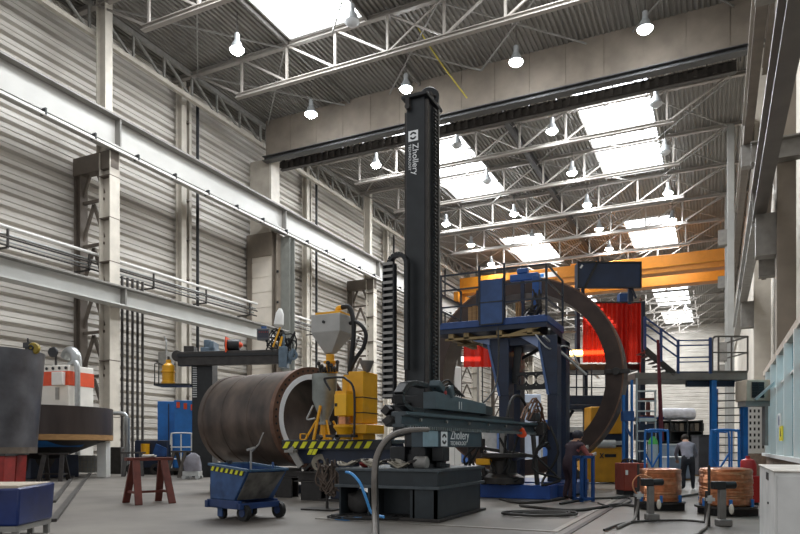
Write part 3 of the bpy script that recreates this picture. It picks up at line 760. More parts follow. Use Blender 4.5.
b = B(); b.bx(X_(336,-.45), X_(347,-.45), -.45, -.1, ZL(396), ZL(393)); b.lathe([(0, ZL(392)), (.12, ZL(392)), (.12, ZL(378)), (.09, ZL(376)), (0, ZL(376))], (X_(348), .0, 0), seg=16); b.build('blower', YELLOW, t)
b = B(); b.lathe([(0, 0), (.16, 0), (.17, ZL(432)), (.24, ZL(428)), (.24, ZL(426)), (.13, ZL(425)), (.13, ZL(417)), (0, ZL(417))], (X_(345,-.3), -.3, 0), seg=20); b.build('round_pedestal', YELLOW, t)
b = B(); b.lathe([(0, ZL(425)), (.14, ZL(425)), (.14, ZL(418)), (0, ZL(418))], (X_(345,-.3), -.3, 0), seg=20); b.build('pedestal_sleeve', COPPER, t)
b = B(); b.path([(X_(331,-.45), -.45, ZL(392)), (X_(325,-.45), -.45, ZL(382)), (X_(328,-.45), -.45, ZL(380)), (X_(341,-.45), -.45, ZL(380)), (X_(347,-.45), -.45, ZL(382)), (X_(355,-.45), -.45, ZL(394)), (X_(355,-.45), -.45, ZL(438))], .026, 8, 5); b.build('push_handle', BLACK, t)
b = B(); b.path([(X_(330), .3, zt+.06), (X_(331), .3, ZL(306)), (X_(335), .3, ZL(305))], .06, 10, 4); b.build('hose_elbow', YELLOW, t)
b = B(); b.path([(X_(335), .3, ZL(305)), (X_(342), .3, ZL(305)), (X_(346), .28, ZL(312)), (X_(350), .2, ZL(325)), (X_(351.5), .1, ZL(345)), (X_(348), .1, ZL(372))], .055, 10, 5); b.build('suction_hose', RUBBER, t)
b = B(); b.path([(X_(344), .3, ZL(322)), (X_(352), .2, ZL(322)), (X_(361), .1, ZL(328)), (X_(365), .1, ZL(337)), (X_(362), .1, ZL(349)), (X_(354), .1, ZL(360)), (X_(347), .1, ZL(374))], .045, 10, 5); b.build('return_hose', RUBBER, t)
b = B(); b.lathe([(0, ZL(374)), (.07, ZL(373)), (.16, ZL(364)), (.16, ZL(362.5)), (0, ZL(362.5))], (X_(368,.1), .1, 0), seg=18); b.build('exhaust_cone', mat('cone_grey', '#6d6863', .5, .2, .15, 5), t)
b = B()
for k in range(7): b.tube((X_(317+3*k), .1, ZL(371)), (X_(316+3.4*k), .05, ZL(362+3*(k % 3))), .03); b.ball((X_(316+3.4*k), .05, ZL(362+3*(k % 3))), .05, 8, 6)
b.build('valves', DARKSTEEL, t)
b = B(); b.path([(X_(314), -.1, ZL(405)), (X_(311), -.12, ZL(412)), (X_(308), -.12, ZL(419)), (X_(316), -.1, ZL(418))], .022, 6); b.build('bypass_pipe', ALU, t)
b = B(); b.bx(X_(326,-.5), X_(352,-.5), -.5, -.2, .05, .11); b.tube((X_(330), -.5, .05), (X_(330), -.4, .05), .06); b.tube((X_(349), -.5, .05), (X_(349), -.4, .05), .06); b.build('trolley_chassis', DARKSTEEL, t)
b = B(); b.bx(X_(299), X_(307), -.1, -.07, .0, .02); b.bx(X_(299), X_(307), -.1, -.07, .13, .15); b.bx(X_(299), X_(300), -.1, -.07, 0, .15); b.bx(X_(306), X_(307), -.1, -.07, 0, .15); b.build('small_guard', YELLOW, t)
# ---- I-beam stands
for (px, py, w, h, dd, lab, rr) in ((315, 500, .55, .42, .35, 'short black steel beam block under the platform, nearest the pedestal', 0), (287, 497, .45, .48, .35, 'black steel support block between the skip and the beam block', .1)):
    t = thing('support_block', lab, 'support block', G(px, py), rr)
    b = B(); b.ibeam((0, 0, 0), (0, 0, h), w, dd, .04, .04, up=(0, 1, 0)); b.build('upright_section', mat('beam_black', '#2c2a29', .5, .3, .25, 5), t, bevel=.006)
    b = B(); b.ibeam((-.45, 0, h+.12), (.4, 0, h+.12), .4, .24, .03, .03); b.build('cross_section', DARKSTEEL, t, bevel=.006)
t = thing('reel_clutter', 'open steel drum with a wound cable roll standing on the beam block', 'cable roll', G(315, 500)+Vector((.05, 0, .66)))
b = B(); b.lathe([(.08, -.06), (.2, -.06), (.2, .06), (.08, .06)], (.1, 0, .2), (.4, -1, .2), 20, closed=True); b.build('wound_cable', mat('hose_khaki', '#8a8374'), t)
b = B(); b.bar((-.3, 0, .02), (-.05, 0, .22), .2, .06); b.bx(-.02, .18, -.1, .1, 0, .2); b.build('steel_offcuts', DARKSTEEL, t)
# ---- tipping skip
t = thing('tipping_skip', 'worn blue tipping skip on castors with hazard stripes along its rim', 'tipping skip', GD(247, 10.8), YAW-R(38))
b = B()
def skipside(y): return [(-.98, y, .34), (-.32, y, .34), (.03, y, .84), (-.98, y, .93)]
W = .82; th = .02
b.prism(skipside(0), (0, th, 0)); b.prism(skipside(W), (0, th, 0))
b.prism([(-.98, 0, .34), (-.96, 0, .34), (-.96, 0, .93), (-.98, 0, .93)], (0, W, 0))
b.prism([(-.98, 0, .34), (-.32, 0, .34), (-.32, 0, .36), (-.98, 0, .36)], (0, W, 0))
b.prism([(-.32, 0, .34), (.03, 0, .84), (.01, 0, .85), (-.34, 0, .36)], (0, W, 0))
M_SKIP = mat('skip_blue_worn', '#24406a', .6, .05, .2, 3.5, col2='#37598a')
sk = b.build('skip_body', M_SKIP, t)
b = B(); b.bar((-1.0, -.01, .94), (.05, -.01, .85), .05, .04); b.bar((-1.0, W+.02, .94), (.05, W+.02, .85), .05, .04); b.bar((-.99, 0, .94), (-.99, W, .94), .05, .04); b.bar((.04, 0, .85), (.04, W, .85), .05, .03); b.build('rim', mat('rim_blue', '#38556f', .5, .1, .2, 6), sk)
b = B(); b.prism([(-.97, -.008, .83), (-.1, -.008, .755), (-.04, -.008, .84), (-.97, -.008, .92)], (0, .006, 0)); sb = b.build('stripe_board', BLACK, sk)
b = B()
for i in range(7):
    x = -.95+.128*i; z0 = .835-.0826*(x+.97); z1 = .915-.0826*(x+.97)
    b.prism([(x, -.014, z0), (x+.06, -.014, z0-.005), (x+.11, -.014, z1-.005), (x+.05, -.014, z1)], (0, .006, 0))
b.build('hazard_stripes', STRIPE, sb)
b = B(); b.prism([(-.30, .03, .36), (.02, .03, .815), (.02, W-.03, .815), (-.30, W-.12, .36)], (.014, 0, -.01)); b.build('worn_chute_face', mat('scraped_plate', '#5b5a56', .6, .3, .45, 4, col2='#7d7a74'), sk)
b = B(); b.bx(-1.05, -.2, -.02, .06, .2, .34); b.bx(-1.05, -.2, W-.06, W+.02, .2, .34); b.bx(-1.07, -.99, -.05, W+.05, .2, .32); b.bx(-.25, -.15, -.02, W+.02, .2, .3); b.bx(-1.05, -.6, -.02, W, .2, .24); b.build('chassis', mat('chassis_blue', '#1b3564', .5, .05, .2, 4), t, bevel=.006)
for x, y, r in ((-.8, .12, .1), (-.8, W-.05, .1)):
    b = B(); b.tube((x, y-.03, r), (x, y+.03, r), r, 18); c_ = b.build('castor', RUBBER, t)
    b = B(); b.bx(x-.06, x+.06, y-.06, y-.035, r-.05, .2); b.bx(x-.06, x+.06, y+.035, y+.06, r-.05, .2); b.bx(x-.07, x+.07, y-.06, y+.06, .18, .21); b.build('castor_fork', M_SKIP, c_)
for y in (.1, W+.04):
    b = B(); b.tube((-.2, y-.04, .14), (-.2, y+.04, .14), .14, 22); w_ = b.build('wheel', RUBBER, t)
    b = B(); b.tube((-.2, y-.05, .14), (-.2, y+.05, .14), .07, 16); b.build('wheel_hub', MATS['chassis_blue'], w_)
b = B(); b.tube((.0, .55, .86), (.0, .55, .98), .02); b.build('lifting_pin', M_SKIP, t)
b = B(); b.tube((-.98, .4, .94), (-.98, .4, 1.0), .05); b.build('lifting_knob', BLACK, t)
o = thing('tripod_probe', 'small white metal tripod stand poking up out of the blue skip', 'stand', t.location+Matrix.Rotation(YAW-R(38), 3, 'Z') @ Vector((-.45, .45, .36)))
b = B(); b.tube((0, 0, 0), (.0, 0, .85), .018); b.tube((-.1, .1, .1), (0, 0, .8), .014); b.tube((0, 0, .78), (.12, .06, .92), .014); b.tube((.12, .06, .92), (.2, .08, 1.12), .012); b.bar((-.08, 0, .82), (.08, 0, .86), .04); b.build('tripod_legs', GREY_STEEL, o)
# ---- trestles
def trestle(label, px, py, rz, m, s=1.0, grp='trestles'):
    t = thing('trestle', label, 'trestle', G(px, py), rz, grp)
    b = B(); b.bx(-.5*s, .5*s, -.09*s, .09*s, .93*s, 1.0*s); b.build('top_beam', m, t, bevel=.008)
    for sx in (-1, 1):
        for sy in (-1, 1):
            b = B(); b.bar((sx*.3*s, sy*.06*s, .94*s), (sx*.36*s, sy*.42*s, 0), .15*s, .06*s, up=(0, 1, 0)); b.build('leg', m, t, bevel=.005)
        b = B(); b.bar((sx*.345*s, -.31*s, .25*s), (sx*.345*s, .31*s, .25*s), .05*s); b.build('cross_tie', m, t)
    b = B(); b.bar((-.36*s, 0, .25*s), (.36*s, 0, .25*s), .05*s); b.build('stretcher', m, t)
    return t
trestle('red oxide steel trestle standing alone on the open floor left of the skip', 149, 503, YAW+R(40), RUSTRED)
trestle('dark steel trestle under the edge of the large flange ring', 54, 481, YAW+R(8), DARKSTEEL)
trestle('dark grey steel trestle behind the red oxide one', 181, 477, YAW+R(-30), mat('trestle_grey', '#55504b', .5, .3, .2, 5), 1.06)
trestle('dark trestle partly hidden behind the red oxide trestle on its left', 133, 476, YAW+R(20), DARKSTEEL)
o = B().path(coil(0, 0, .17, .1, 2, .025, 9), .022, 6, 2).build('sling', mat('sling_pale', '#c9c6be', .6, 0, .1, 8)); o.location = G(149, 503)+Vector((.0, .0, 1.0)); tag(o, 'pale looped sling lying on top of the red oxide trestle', 'sling')
# ---- upright grey shell at the left edge on a red stand
cc = P(38.5, 400, 21.)-RT*1.64; cc.z = 0
t = thing('upright_shell', 'tall grey rolled steel shell section standing at the left edge of the picture', 'shell section', cc+Vector((0, 0, 1.05)))
b = B(); b.lathe([(1.40, 0), (1.64, 3.18), (1.6, 3.18), (1.36, 0)], (0, 0, 0), seg=96, closed=True); b.build('shell_plate', SHELLGREY, t)
b = B(); b.lathe([(1.405, -.03), (1.42, .16), (1.40, .16), (1.38, -.03)], (0, 0, 0), seg=96, closed=True); b.build('bottom_edge', mat('ground_edge', '#7c7268', .4, .5, .3, 3), t)
d_ = RT*2.55-FW*.9
for k, (a, lab) in enumerate(((-.75, 'red steel stand under the grey upright shell, the one in view'), (1.5, 'red steel stand under the far side of the grey upright shell'), (-2.2, 'red steel stand under the outer side of the grey upright shell'))):
    p = cc+RT*1.2*math.cos(a)+FW*1.2*math.sin(a)
    s_ = thing('red_stand', lab, 'stand', p, YAW, 'red stands under the grey shell')
    b = B(); b.hexa([(-.3, -.3, 0), (.3, -.3, 0), (.3, .3, 0), (-.3, .3, 0), (-.36, -.3, .95), (.36, -.3, .95), (.36, .3, .95), (-.36, .3, .95)]); b.build('stand_body', RED, s_, bevel=.02)
    b = B(); b.bx(-.4, .4, -.34, .34, .95, 1.02); b.build('pad', DARKSTEEL, s_)
t = thing('edge_clamp', 'yellow and black rotary clamp sitting on the rim of the grey shell', 'clamp', P(31, 351, 20.9))
b = B(); b.lathe([(0, -.12), (.2, -.12), (.24, -.06), (.24, .06), (.2, .12), (0, .12)], (.2, 0, .1), (.6, -1, 0), 20); b.build('yellow_housing', mat('yellow_dirty', '#8f7a1e', .5, 0, .3, 6), t)
b = B(); b.box((-.15, 0, .25), (.4, .25, .22)); b.tube((-.2, 0, .3), (-.2, 0, .55), .04); b.lathe([(.06, -.05), (.12, -.05), (.12, .05), (.06, .05)], (.2, -.15, .1), (.6, -1, 0), 14, closed=True); b.bx(-.25, -.05, -.1, .1, -.1, .2); b.build('clamp_body', BLACK, t, bevel=.01); t.scale = (.75, .75, .75)
# ---- flange ring on positioner, white and orange filter unit behind
fc = GD(30, 26.0)
t = thing('flange_ring', 'wide dark rolled ring lying flat on timber atop a positioner', 'ring', fc+Vector((0, 0, 1.68)))
b = B(); b.lathe([(3., 0), (3., 1.05), (2.87, 1.05), (2.87, 0)], (0, 0, 0), seg=80, closed=True); b.build('ring_wall', mat('ring_dark', '#443c3a', .4, .5, .25, 1.2, stretch=(1.5, 1.5, .3)), t)
t = thing('positioner_table', 'dark conical positioner table on timber under the flange ring', 'positioner', fc)
b = B(); b.lathe([(2.97, 1.46), (3., 1.48), (3., 1.68), (0, 1.68)], (0, 0, 0), seg=64); b.build('timber_ring', WOOD, t)
b = B(); b.lathe([(.9, .3), (1.0, .75), (2.1, 1.2), (2.8, 1.46), (0, 1.46)], (0, 0, 0), seg=48); b.build('cone_support', DARKSTEEL, t)
b = B(); b.bx(-1.6, .9, -.6, 1.5, 0, .9); b.build('base_box', NAVY, t, bevel=.03)
b = B(); b.hexa([(.2, -1.9, 1.12), (2.2, -1.6, 1.22), (2.2, .6, 1.22), (.2, .6, 1.12), (.2, -1.9, 1.34), (2.5, -1.6, 1.44), (2.5, .6, 1.44), (.2, .6, 1.34)]); b.build('blue_arm', SKYBLUE, t, bevel=.02)
t = thing('filter_unit', 'tall white filter cabinet with an orange band and bent exhaust duct', 'filter unit', GD(67, 30.5), R(8)); 
f = lambda py: zat(py, 30.)
b = B(); b.bx(-.92, .82, -.75, .75, 0, f(366)); b.build('cabinet_body', mat('filter_white', '#d9d5cc', .5, 0, .06, 2), t, bevel=.03)
b = B(); b.bx(-.935, .835, -.765, .765, f(386), f(372)); b.build('orange_band', ORANGE, t)
b = B(); b.bx(.05, .65, -.95, -.7, f(386), f(373)); b.build('white_box', WHITE, t, bevel=.02)
b = B()
for k in range(5): b.lathe([(0, 0), (.07, 0), (.07, .02), (0, .02)], (-.75+.36*k, -.775, f(369)), (0, -1, 0), 12)
b.build('vent_dots', BLACK, t)
b = B(); b.path([(.42, .1, f(374)), (.42, .1, f(360)), (.36, .1, f(353.5)), (.15, .1, f(350)), (-.08, .15, f(351)), (-.25, .2, f(355))], .25, 16, 5); b.build('exhaust_duct', PIPESTEEL, t)
b = B(); b.path([(.6, -.5, f(366)), (.85, -.5, f(363.5)), (1.05, -.5, f(368)), (1.07, -.5, f(405)), (1.07, -.5, .2)], .12, 12, 5); b.build('side_pipe', PIPESTEEL, t)
b = B(); b.bx(.1, .3, -.78, -.75, f(400), f(388)); b.build('door_strip', GREY_STEEL, t)
t = thing('wall_fan', 'small dark round extractor disc beside the grey shell', 'extractor', P(52.5, 352, 30), YAW)
b = B(); b.lathe([(0, 0), (.2, .0), (.24, .05), (.2, .12), (0, .12)], (0, 0, 0), (0, 1, 0), 24); b.build('disc', BLACK, t)
b = B(); b.tube((0, .1, 0), (0, .3, 0), .06); b.bar((0, .3, 0), (0, .3, -5.5), .08); b.build('fan_stand', DARKSTEEL, t)
t = thing('box_post', 'white upright box post at the right edge of the positioner', 'post', GD(103.5, 26.6), YAW)
b = B(); b.bx(-.18, .2, -.2, .2, 0, 1.4); b.build('post_body', WHITE, t, bevel=.02)
t = thing('wire_crate', 'pale crate with a wire front under the flange ring', 'crate', GD(88, 29), YAW)
b = B(); b.bx(-.5, .6, -.3, .5, .1, .85); b.build('crate_body', mat('crate_pale', '#c7c2b6', .7, 0, .15, 4), t)
b = B()
for k in range(5): b.bx(-.5, .6, -.33, -.31, .15+.16*k, .17+.16*k)
for k in range(8): b.bx(-.5+.155*k, -.48+.155*k, -.33, -.31, .1, .85)
b.build('wire_front', ALU, t)
# ---- blue tub bottom left
t = thing('blue_tub', 'deep blue steel tub on a grey stand at the bottom left corner', 'tub', GD(-3, 9.1), YAW+R(4))
b = B(); b.hexa([(-.9, -.5, .2), (.52, -.5, .2), (.52, .5, .2), (-.9, .5, .2), (-.92, -.52, .66), (.55, -.52, .70), (.55, .52, .73), (-.92, .52, .68)]); b.build('tub_body', mat('deep_blue', '#0e2058', .35, .0, .2, 2.5, .2, bscale=4, col2='#15306e'), t, bevel=.03)
b = B(); b.bx(-.9, .5, -.47, .47, .69, .735); b.build('tub_lid', mat('lid_beige', '#b8ab98', .7, 0, .12, 2), t, bevel=.01)
b = B(); b.box((.22, -.56, .66), (.09, .05, .12)); b.tube((.16, -.58, .7), (.3, -.58, .68), .018); b.tube((.25, -.58, .62), (.3, -.58, .74), .014); b.build('latch', ALU, t)
b = B(); b.bx(-.9, .5, -.5, .5, .13, .2)
for x in (-.85, .2, .42):
    for y in (-.46, .42): b.bx(x, x+.07, y, y+.06, 0, .14)
b.build('stand', GREY_STEEL, t)
# ---- floor rails on the left
for k, (a, c) in enumerate((((53, 522), (92, 471)), ((53, 503), (77, 472)))):
    p0, p1 = G(*a), G(*c); o = B(off=p0).bar(p0+UP*.03, p1+UP*.03, .11, .05).build('floor_rail', mat('rail_grey', '#4d4a47', .45, .5, .2, 4)); o.location = p0
    tag(o, ('steel floor rail running from the blue tub, nearer the trestle', 'steel floor rail running from the blue tub, nearer the red stand')[k], 'rail', 'floor rails on the left')
# ---- far left manipulator with yellow flux tank
mb = GD(206, 27.)
t = thing('far_manipulator', 'smaller dark manipulator with a long boom above the brown shell', 'welding manipulator', mb, YAW)
f = lambda py: zat(py, 27.); fx = lambda px: (px-206)*27./F
b = B(); b.bx(fx(195), fx(215), -.4, .4, 0, f(356)); c_ = b.build('column', BLACK, t, bevel=.02)
b = B()
for k in range(18): b.bx(fx(196), fx(200), -.44, -.4, f(398-2.2*k), f(397-2.2*k))
b.build('rack_steps', ALU, c_)
b = B(); b.bar((fx(183), -.5, f(361)), (fx(290), -.7, f(359)), .35, .55); b.build('boom', DARKSTEEL, t, bevel=.02)
b = B(); b.bar((fx(183), -.72, f(358)), (fx(290), -.9, f(356.5)), .05, .1); b.build('boom_rail', BLACK, t)
b = B(); b.bx(fx(183), fx(196), -.6, .1, f(366), f(355)); b.tube((fx(180), -.4, f(357)), (fx(180), .1, f(357)), .22, 16); b.bx(fx(186), fx(196), -.3, .2, f(354), f(347)); b.build('drive_housing', DARKSTEEL, t, bevel=.02)
b = B(); b.bx(fx(204), fx(218), -.5, .3, f(355), f(349)); b.tube((fx(209), -.2, f(349)), (fx(209), -.2, f(341)), .15, 14); b.bx(fx(212), fx(217), -.5, .3, f(352), f(343)); b.build('motor', mat('steel_blue_grey', '#5c6d7b', .45, .2, .2, 5), t, bevel=.02)
b = B(); b.lathe([(0, -.28), (.22, -.28), (.24, 0), (.22, .28), (0, .28)], (fx(236), -.5, f(347)), (1, 0, 0), 18); b.build('wire_drum', BLACK, t)
b = B(); b.bx(fx(230.5), fx(231.5), -.85, -.15, f(355), f(340)); b.lathe([(.16, 0), (.06, .14), (0, .14)], (fx(242), -.5, f(347)), (1, 0, 0), 18); b.build('orange_flange', mat('safety_orange', '#e8501e', .5, 0, .1, 4), t)
b = B(); b.bx(fx(160), fx(195), -.7, .2, f(387), f(385)); b.bar((fx(193), 0, f(386)), (fx(193), 0, f(360)), .1); b.build('side_platform', BLACK, t)
b = B()
for x in (161, 165): b.tube((fx(x), -.7, f(385)), (fx(x), -.7, f(366)), .025)
b.path([(fx(161), -.7, f(366)), (fx(164), -.6, f(365)), (fx(168), -.5, f(367))], .02, 5); b.build('platform_rail', DARKSTEEL, t)
b = B(); b.bx(fx(261), fx(273), -.8, -.6, f(343), f(332)); pn = b.build('control_pendant', mat('pendant_grey', '#5a5d62', .5, .1, .1, 5), t, bevel=.015)
b = B(); b.bx(fx(262), fx(272), -.82, -.8, f(341), f(333.5)); b.build('pendant_face', mat('pendant_dark', '#2d2f3c', .4, 0, .1, 5), pn)
b = B()
for k in range(5): b.bx(fx(263+2*k), fx(264+2*k), -.83, -.82, f(336), f(335))
b.build('red_buttons', RED, pn)
b = B(); b.bx(fx(265), fx(270), -.75, -.65, f(332), f(329.5)); b.build('pendant_cap', BLUE, pn)
q = random.Random(3); b = B()
for k in range(12): b.path([(fx(270+q.uniform(-3, 20)), -.7+q.uniform(-.2, .2), f(355)), (fx(274+q.uniform(-6, 22)), -.75, f(350-q.uniform(0, 10))), (fx(280+q.uniform(-6, 18)), -.7, f(345-q.uniform(0, 14))), (fx(290+q.uniform(-4, 8)), -.7, f(360))], .03, 5)
b.build('cable_tangle', RUBBER, t)
b = B(); b.bx(fx(283), fx(291), -1.0, -.5, f(370), f(350)); b.tube((fx(287), -.8, f(350)), (fx(287), -.8, f(338)), .06); b.tube((fx(292), -.8, f(366)), (fx(297), -.8, f(352)), .09); b.lathe([(.1, -.05), (.2, -.05), (.2, .05), (.1, .05)], (fx(296), -.8, f(358)), (.3, -1, 0), 16, closed=True); b.build('welding_head', mat('steel_blue_grey', '#5c6d7b'), t, bevel=.01)
b = B(); b.lathe([(.12, 0), (.2, .1), (.16, .55), (.06, .75), (0, .75)], (fx(282), -.8, f(331)), (.1, 0, 1), 14); b.build('white_funnel', WHITE, t)
b = B(); b.bar((fx(277), -.85, f(350)), (fx(284), -.85, f(331)), .06); b.bar((fx(283), -.85, f(352)), (fx(286), -.85, f(340)), .08); b.build('yellow_bar', YELLOW, t)
t = thing('yellow_flux_tank', 'yellow flux tank standing on the side platform of the far manipulator', 'tank', P(171, 385, 27.)-FW*.3, YAW)
b = B(); b.lathe([(0, 0), (.27, 0), (.27, .1), (.24, .12), (.24, .45), (.27, .47), (.27, .52), (.24, .54), (.24, .74), (.1, .86), (.1, .98), (0, .98)], seg=24); b.build('tank_body', YELLOW, t)
b = B(); b.tube((0, 0, .98), (0, 0, 1.12), .05); b.build('tank_cap', DARKSTEEL, t)
# blue cabinets
for px, w, py1, dd, lab, st in ((170, .9, 402, 30, 'bright blue steel cabinet without stickers beside the far manipulator', 0), (188, 1.0, 401, 29.2, 'bright blue steel cabinet with three orange stickers', 3)):
    t = thing('blue_cabinet', lab, 'cabinet', GD(px, dd), YAW+R(6), 'blue cabinets by the left wall')
    h = zat(py1, dd)
    b = B(); b.bx(-w/2, w/2, -.4, .4, .3, h); c_ = b.build('cabinet_body', SKYBLUE, t, bevel=.02)
    b = B(); b.bx(-w/2, w/2, -.35, .35, 0, .3); b.build('plinth', BLACK, t)
    for k in range(st): B().bx(-.4+.3*k, -.26+.3*k, -.415, -.4, h-.33-.05*k, h-.07-.05*k).build('orange_sticker', ORANGE, c_)
    if not st: B().bx(.02, .06, -.42, -.4, 1.4, h-.1).build('door_seam', NAVY, c_)
# drive machine in front of the cabinets
t = thing('welding_tractor', 'dark blue drive unit with a yellow motor behind the red oxide trestle', 'drive unit', GD(153, 29.3), YAW)
b = B(); b.bx(-.7, .75, -.4, .4, .3, .75); b.bx(-.7, .7, -.3, .4, .75, 1.5); b.build('frame_body', NAVY, t, bevel=.03)
b = B(); b.lathe([(0, -.25), (.18, -.25), (.18, .25), (0, .25)], (-.15, -.5, 1.1), (0, 0, 1), 18); b.build('yellow_motor', YELLOW, t)
b = B(); b.prism([(.1, -.45, .8), (.75, -.45, .8), (.75, -.45, 1.15), (.3, -.45, 1.35)], (0, .1, 0)); b.build('guard', BLUE, t)
for x in (-.75, .3):
    b = B(); b.lathe([(.12, -.05), (.24, -.05), (.24, .05), (.12, .05)], (x, -.45, .25), (0, 1, 0), 20, closed=True); b.build('hand_wheel', DARKSTEEL, t)
b = B(); b.bx(-.7, .7, -.3, .4, .0, .3); b.build('plinth', BLACK, t)
t = thing('guard_rail_cart', 'white tubular rail trolley in front of the blue cabinets', 'trolley', GD(181, 28.3), YAW)
b = B()
for x in (-.4, 0, .45): b.tube((x, 0, .3), (x, 0, 1.75), .03)
b.path([(-.45, 0, 1.3), (-.42, 0, 1.72), (-.3, 0, 1.8), (.35, 0, 1.8), (.48, 0, 1.7), (.5, 0, 1.1)], .03, 6); b.tube((-.45, 0, 1.2), (.5, 0, 1.2), .025); b.tube((-.45, 0, .7), (.5, 0, .7), .025); b.build('tube_frame', WHITE, t)
b = B(); b.bx(-.5, .5, -.3, .3, .22, .3); b.build('trolley_bed', DARKSTEEL, t)
for x in (-.35, .35):
    b = B(); b.tube((x, -.25, .11), (x, -.2, .11), .11, 14); b.tube((x, .2, .11), (x, .25, .11), .11, 14); b.build('wheel_pair', RUBBER, t)
t = thing('yellow_barrier', 'low yellow tubular barrier beside the plain end of the brown shell', 'barrier', GD(198, 28.9), YAW)
b = B()
for z in (.7, 1.0, 1.3): b.tube((-.4, 0, z), (.4, 0, z), .03)
for x in (-.4, 0, .4): b.tube((x, 0, 0), (x, 0, 1.3), .03)
b.build('tube_frame', YELLOW, t)
t = thing('covered_gas_set', 'grey sheet covered set on castors beside the dark grey trestle', 'covered set', GD(192.5, 25.1), YAW)
b = B(); b.lathe([(.34, .3), (.3, .6), (.24, .85), (.1, .98), (0, 1.0)], seg=14)
for v in b.bm.verts: v.co.x += .05*math.sin(v.co.z*9+v.co.y*11)
b.build('cover', mat('cover_grey', '#77757c', .8, 0, .2, 5), t)
b = B(); b.bx(-.3, .3, -.25, .25, .12, .3)
for x in (-.25, .25): b.tube((x, -.25, .08), (x, -.18, .08), .08, 12); b.tube((x, .18, .08), (x, .25, .08), .08, 12)
b.build('castor_base', ALU, t)
t = thing('red_bottle', 'red gas cylinder between the blue cabinet and the brown shell', 'gas cylinder', GD(197.5, 29))
b = B(); b.lathe([(0, 0), (.12, 0), (.12, 1.6), (.08, 1.75), (.04, 1.8), (.04, 1.9), (0, 1.9)], seg=18); b.build('cylinder_body', RED, t)
b = B(); b.lathe([(.05, 1.85), (.07, 1.86), (.07, 2.0), (0, 2.02)], seg=12); b.build('valve_cap', WHITE, t)
b = B(); b.bx(-.16, .16, -.16, .16, 0, .02); b.build('stand_ring', DARKSTEEL, t)
t = thing('pipe_trolley', 'grey steel pipe post and base cabinet beneath the riser pipes', 'base cabinet', GD(119, 30), YAW)
b = B(); b.bx(-.6, .2, -.3, .3, 0, 1.2); b.build('base_box', DARKSTEEL, t, bevel=.02)
b = B(); b.tube((.45, -.2, 0), (.45, -.2, 2.5), .14, 14); b.path([(.45, -.2, 2.4), (.3, -.2, 2.7), (-.5, -.2, 2.7)], .09, 8); b.build('pipe_post', PIPESTEEL, t)
# =================================================================== RING, TOWERS, RIGHT SIDE
# ---- big ring
rc = P(521, 377, 20.0); RO, RI, RL = 2.96, 2.5, 1.0
t = thing('rolled_ring', 'huge dark brown steel ring standing upright behind the blue platform tower', 'ring', (rc.x, rc.y, 0))
c_ = Vector((0, -.1, rc.z))
b = B(); b.lathe([(RO, 0), (RO, RL), (RI, RL), (RI, 0)], c_, (0, 1, 0), 110, closed=True); b.build('ring_plate', RINGBROWN, t)
b = B(); b.lathe([(RO+.012, -.01), (RO+.012, .05), (RO-.03, .05), (RO-.03, -.01)], c_, (0, 1, 0), 110, closed=True); b.build('rim_edge', mat('rim_rust', '#6b5140', .5, .4, .3, 5), t)
b = B(); a = R(1); b.box(c_+Vector((RI+.3, -.05, .02)), (.7, .08, .12)); b.lathe([(0, -.03), (.11, -.03), (.11, .0), (0, .0)], c_+Vector((RI+.27, -.09, .02)), (0, 1, 0), 16); b.build('joint_clamp', DARKSTEEL, t, bevel=.01)
for sx in (-1, 1):
    r_ = thing('ring_roller', 'turning roll block under the %s part of the huge ring' % ('left', 'right')[(sx+1)//2], 'turning roll', (rc.x+sx*1.3, rc.y+.4, 0), 0, 'ring turning rolls')
    b = B(); b.bx(-.45, .45, -.6, .6, 0, .2); b.build('roller_base', NAVY, r_, bevel=.02)
    b = B(); b.tube((sx*.12, -.5, .36), (sx*.12, .5, .36), .2, 20); b.build('roller', RUBBER, r_)
# ---- platform tower in front of the ring
tx0, tx1, ty0, ty1 = -6.86, -3.80, 16.5, 18.5
t = thing('platform_tower', 'blue work platform tower with railings on tapered legs before the ring', 'platform tower', ((tx0+tx1)/2, (ty0+ty1)/2, 0))
ox, oy = (tx0+tx1)/2, (ty0+ty1)/2
hx, hy = (tx1-tx0)/2, (ty1-ty0)/2
M_DK = mat('deck_blue', '#25447a', .45, .05, .18, 3)
b = B(); b.bx(-hx, hx, -hy, hy, 4.36, 4.54); b.build('deck', M_DK, t, bevel=.015)
b = B(); b.bx(-hx+.03, hx-.03, -hy+.03, hy-.03, 4.24, 4.36); b.build('deck_edge', NAVY, t)
b = B()
for x in (-hx+.4, -.7, .2, 1.0): b.bx(x, x+.14, -hy+.05, hy, 4.08, 4.24)
b.bx(-hx+.3, hx-.2, -hy+.05, -hy+.12, 4.06, 4.12); b.bx(-hx+.3, hx-.2, 0, .08, 4.06, 4.12); b.bar((.5, -hy+.1, 4.08), (hx-.1, -hy+.1, 4.3), .08)
b.build('timber_joists', mat('joist_timber', '#8a7650', .7, 0, .25, 4), t)
def ux(px, d=16.6): # local x on the front plane (Y = ty0)
    u = (px-400)/F; k = ty0/(FW.y+u*RT.y); return k*(FW.x+u*RT.x)-ox
def uz(py, px):
    u = (px-400)/F; k = ty0/(FW.y+u*RT.y); return CH+(HZ-py)/F*k
RAILM = mat('railing_dark', '#2a2f38', .5, .2, .2, 6)
for i, x in enumerate((ux(440)+.02, ux(479), ux(504), hx-.03)):
    b = B(); b.bx(x-.025, x+.025, -hy+.0, -hy+.05, 4.5, 5.82 if i in (0, 3) else 5.95); b.build('rail_post', RAILM, t)
for x in (-hx+.05, -hx+.55, hx-.03):
    b = B(); b.bx(x-.025, x+.025, hy-.06, hy, 4.5, 5.8); b.build('rail_post', RAILM, t)
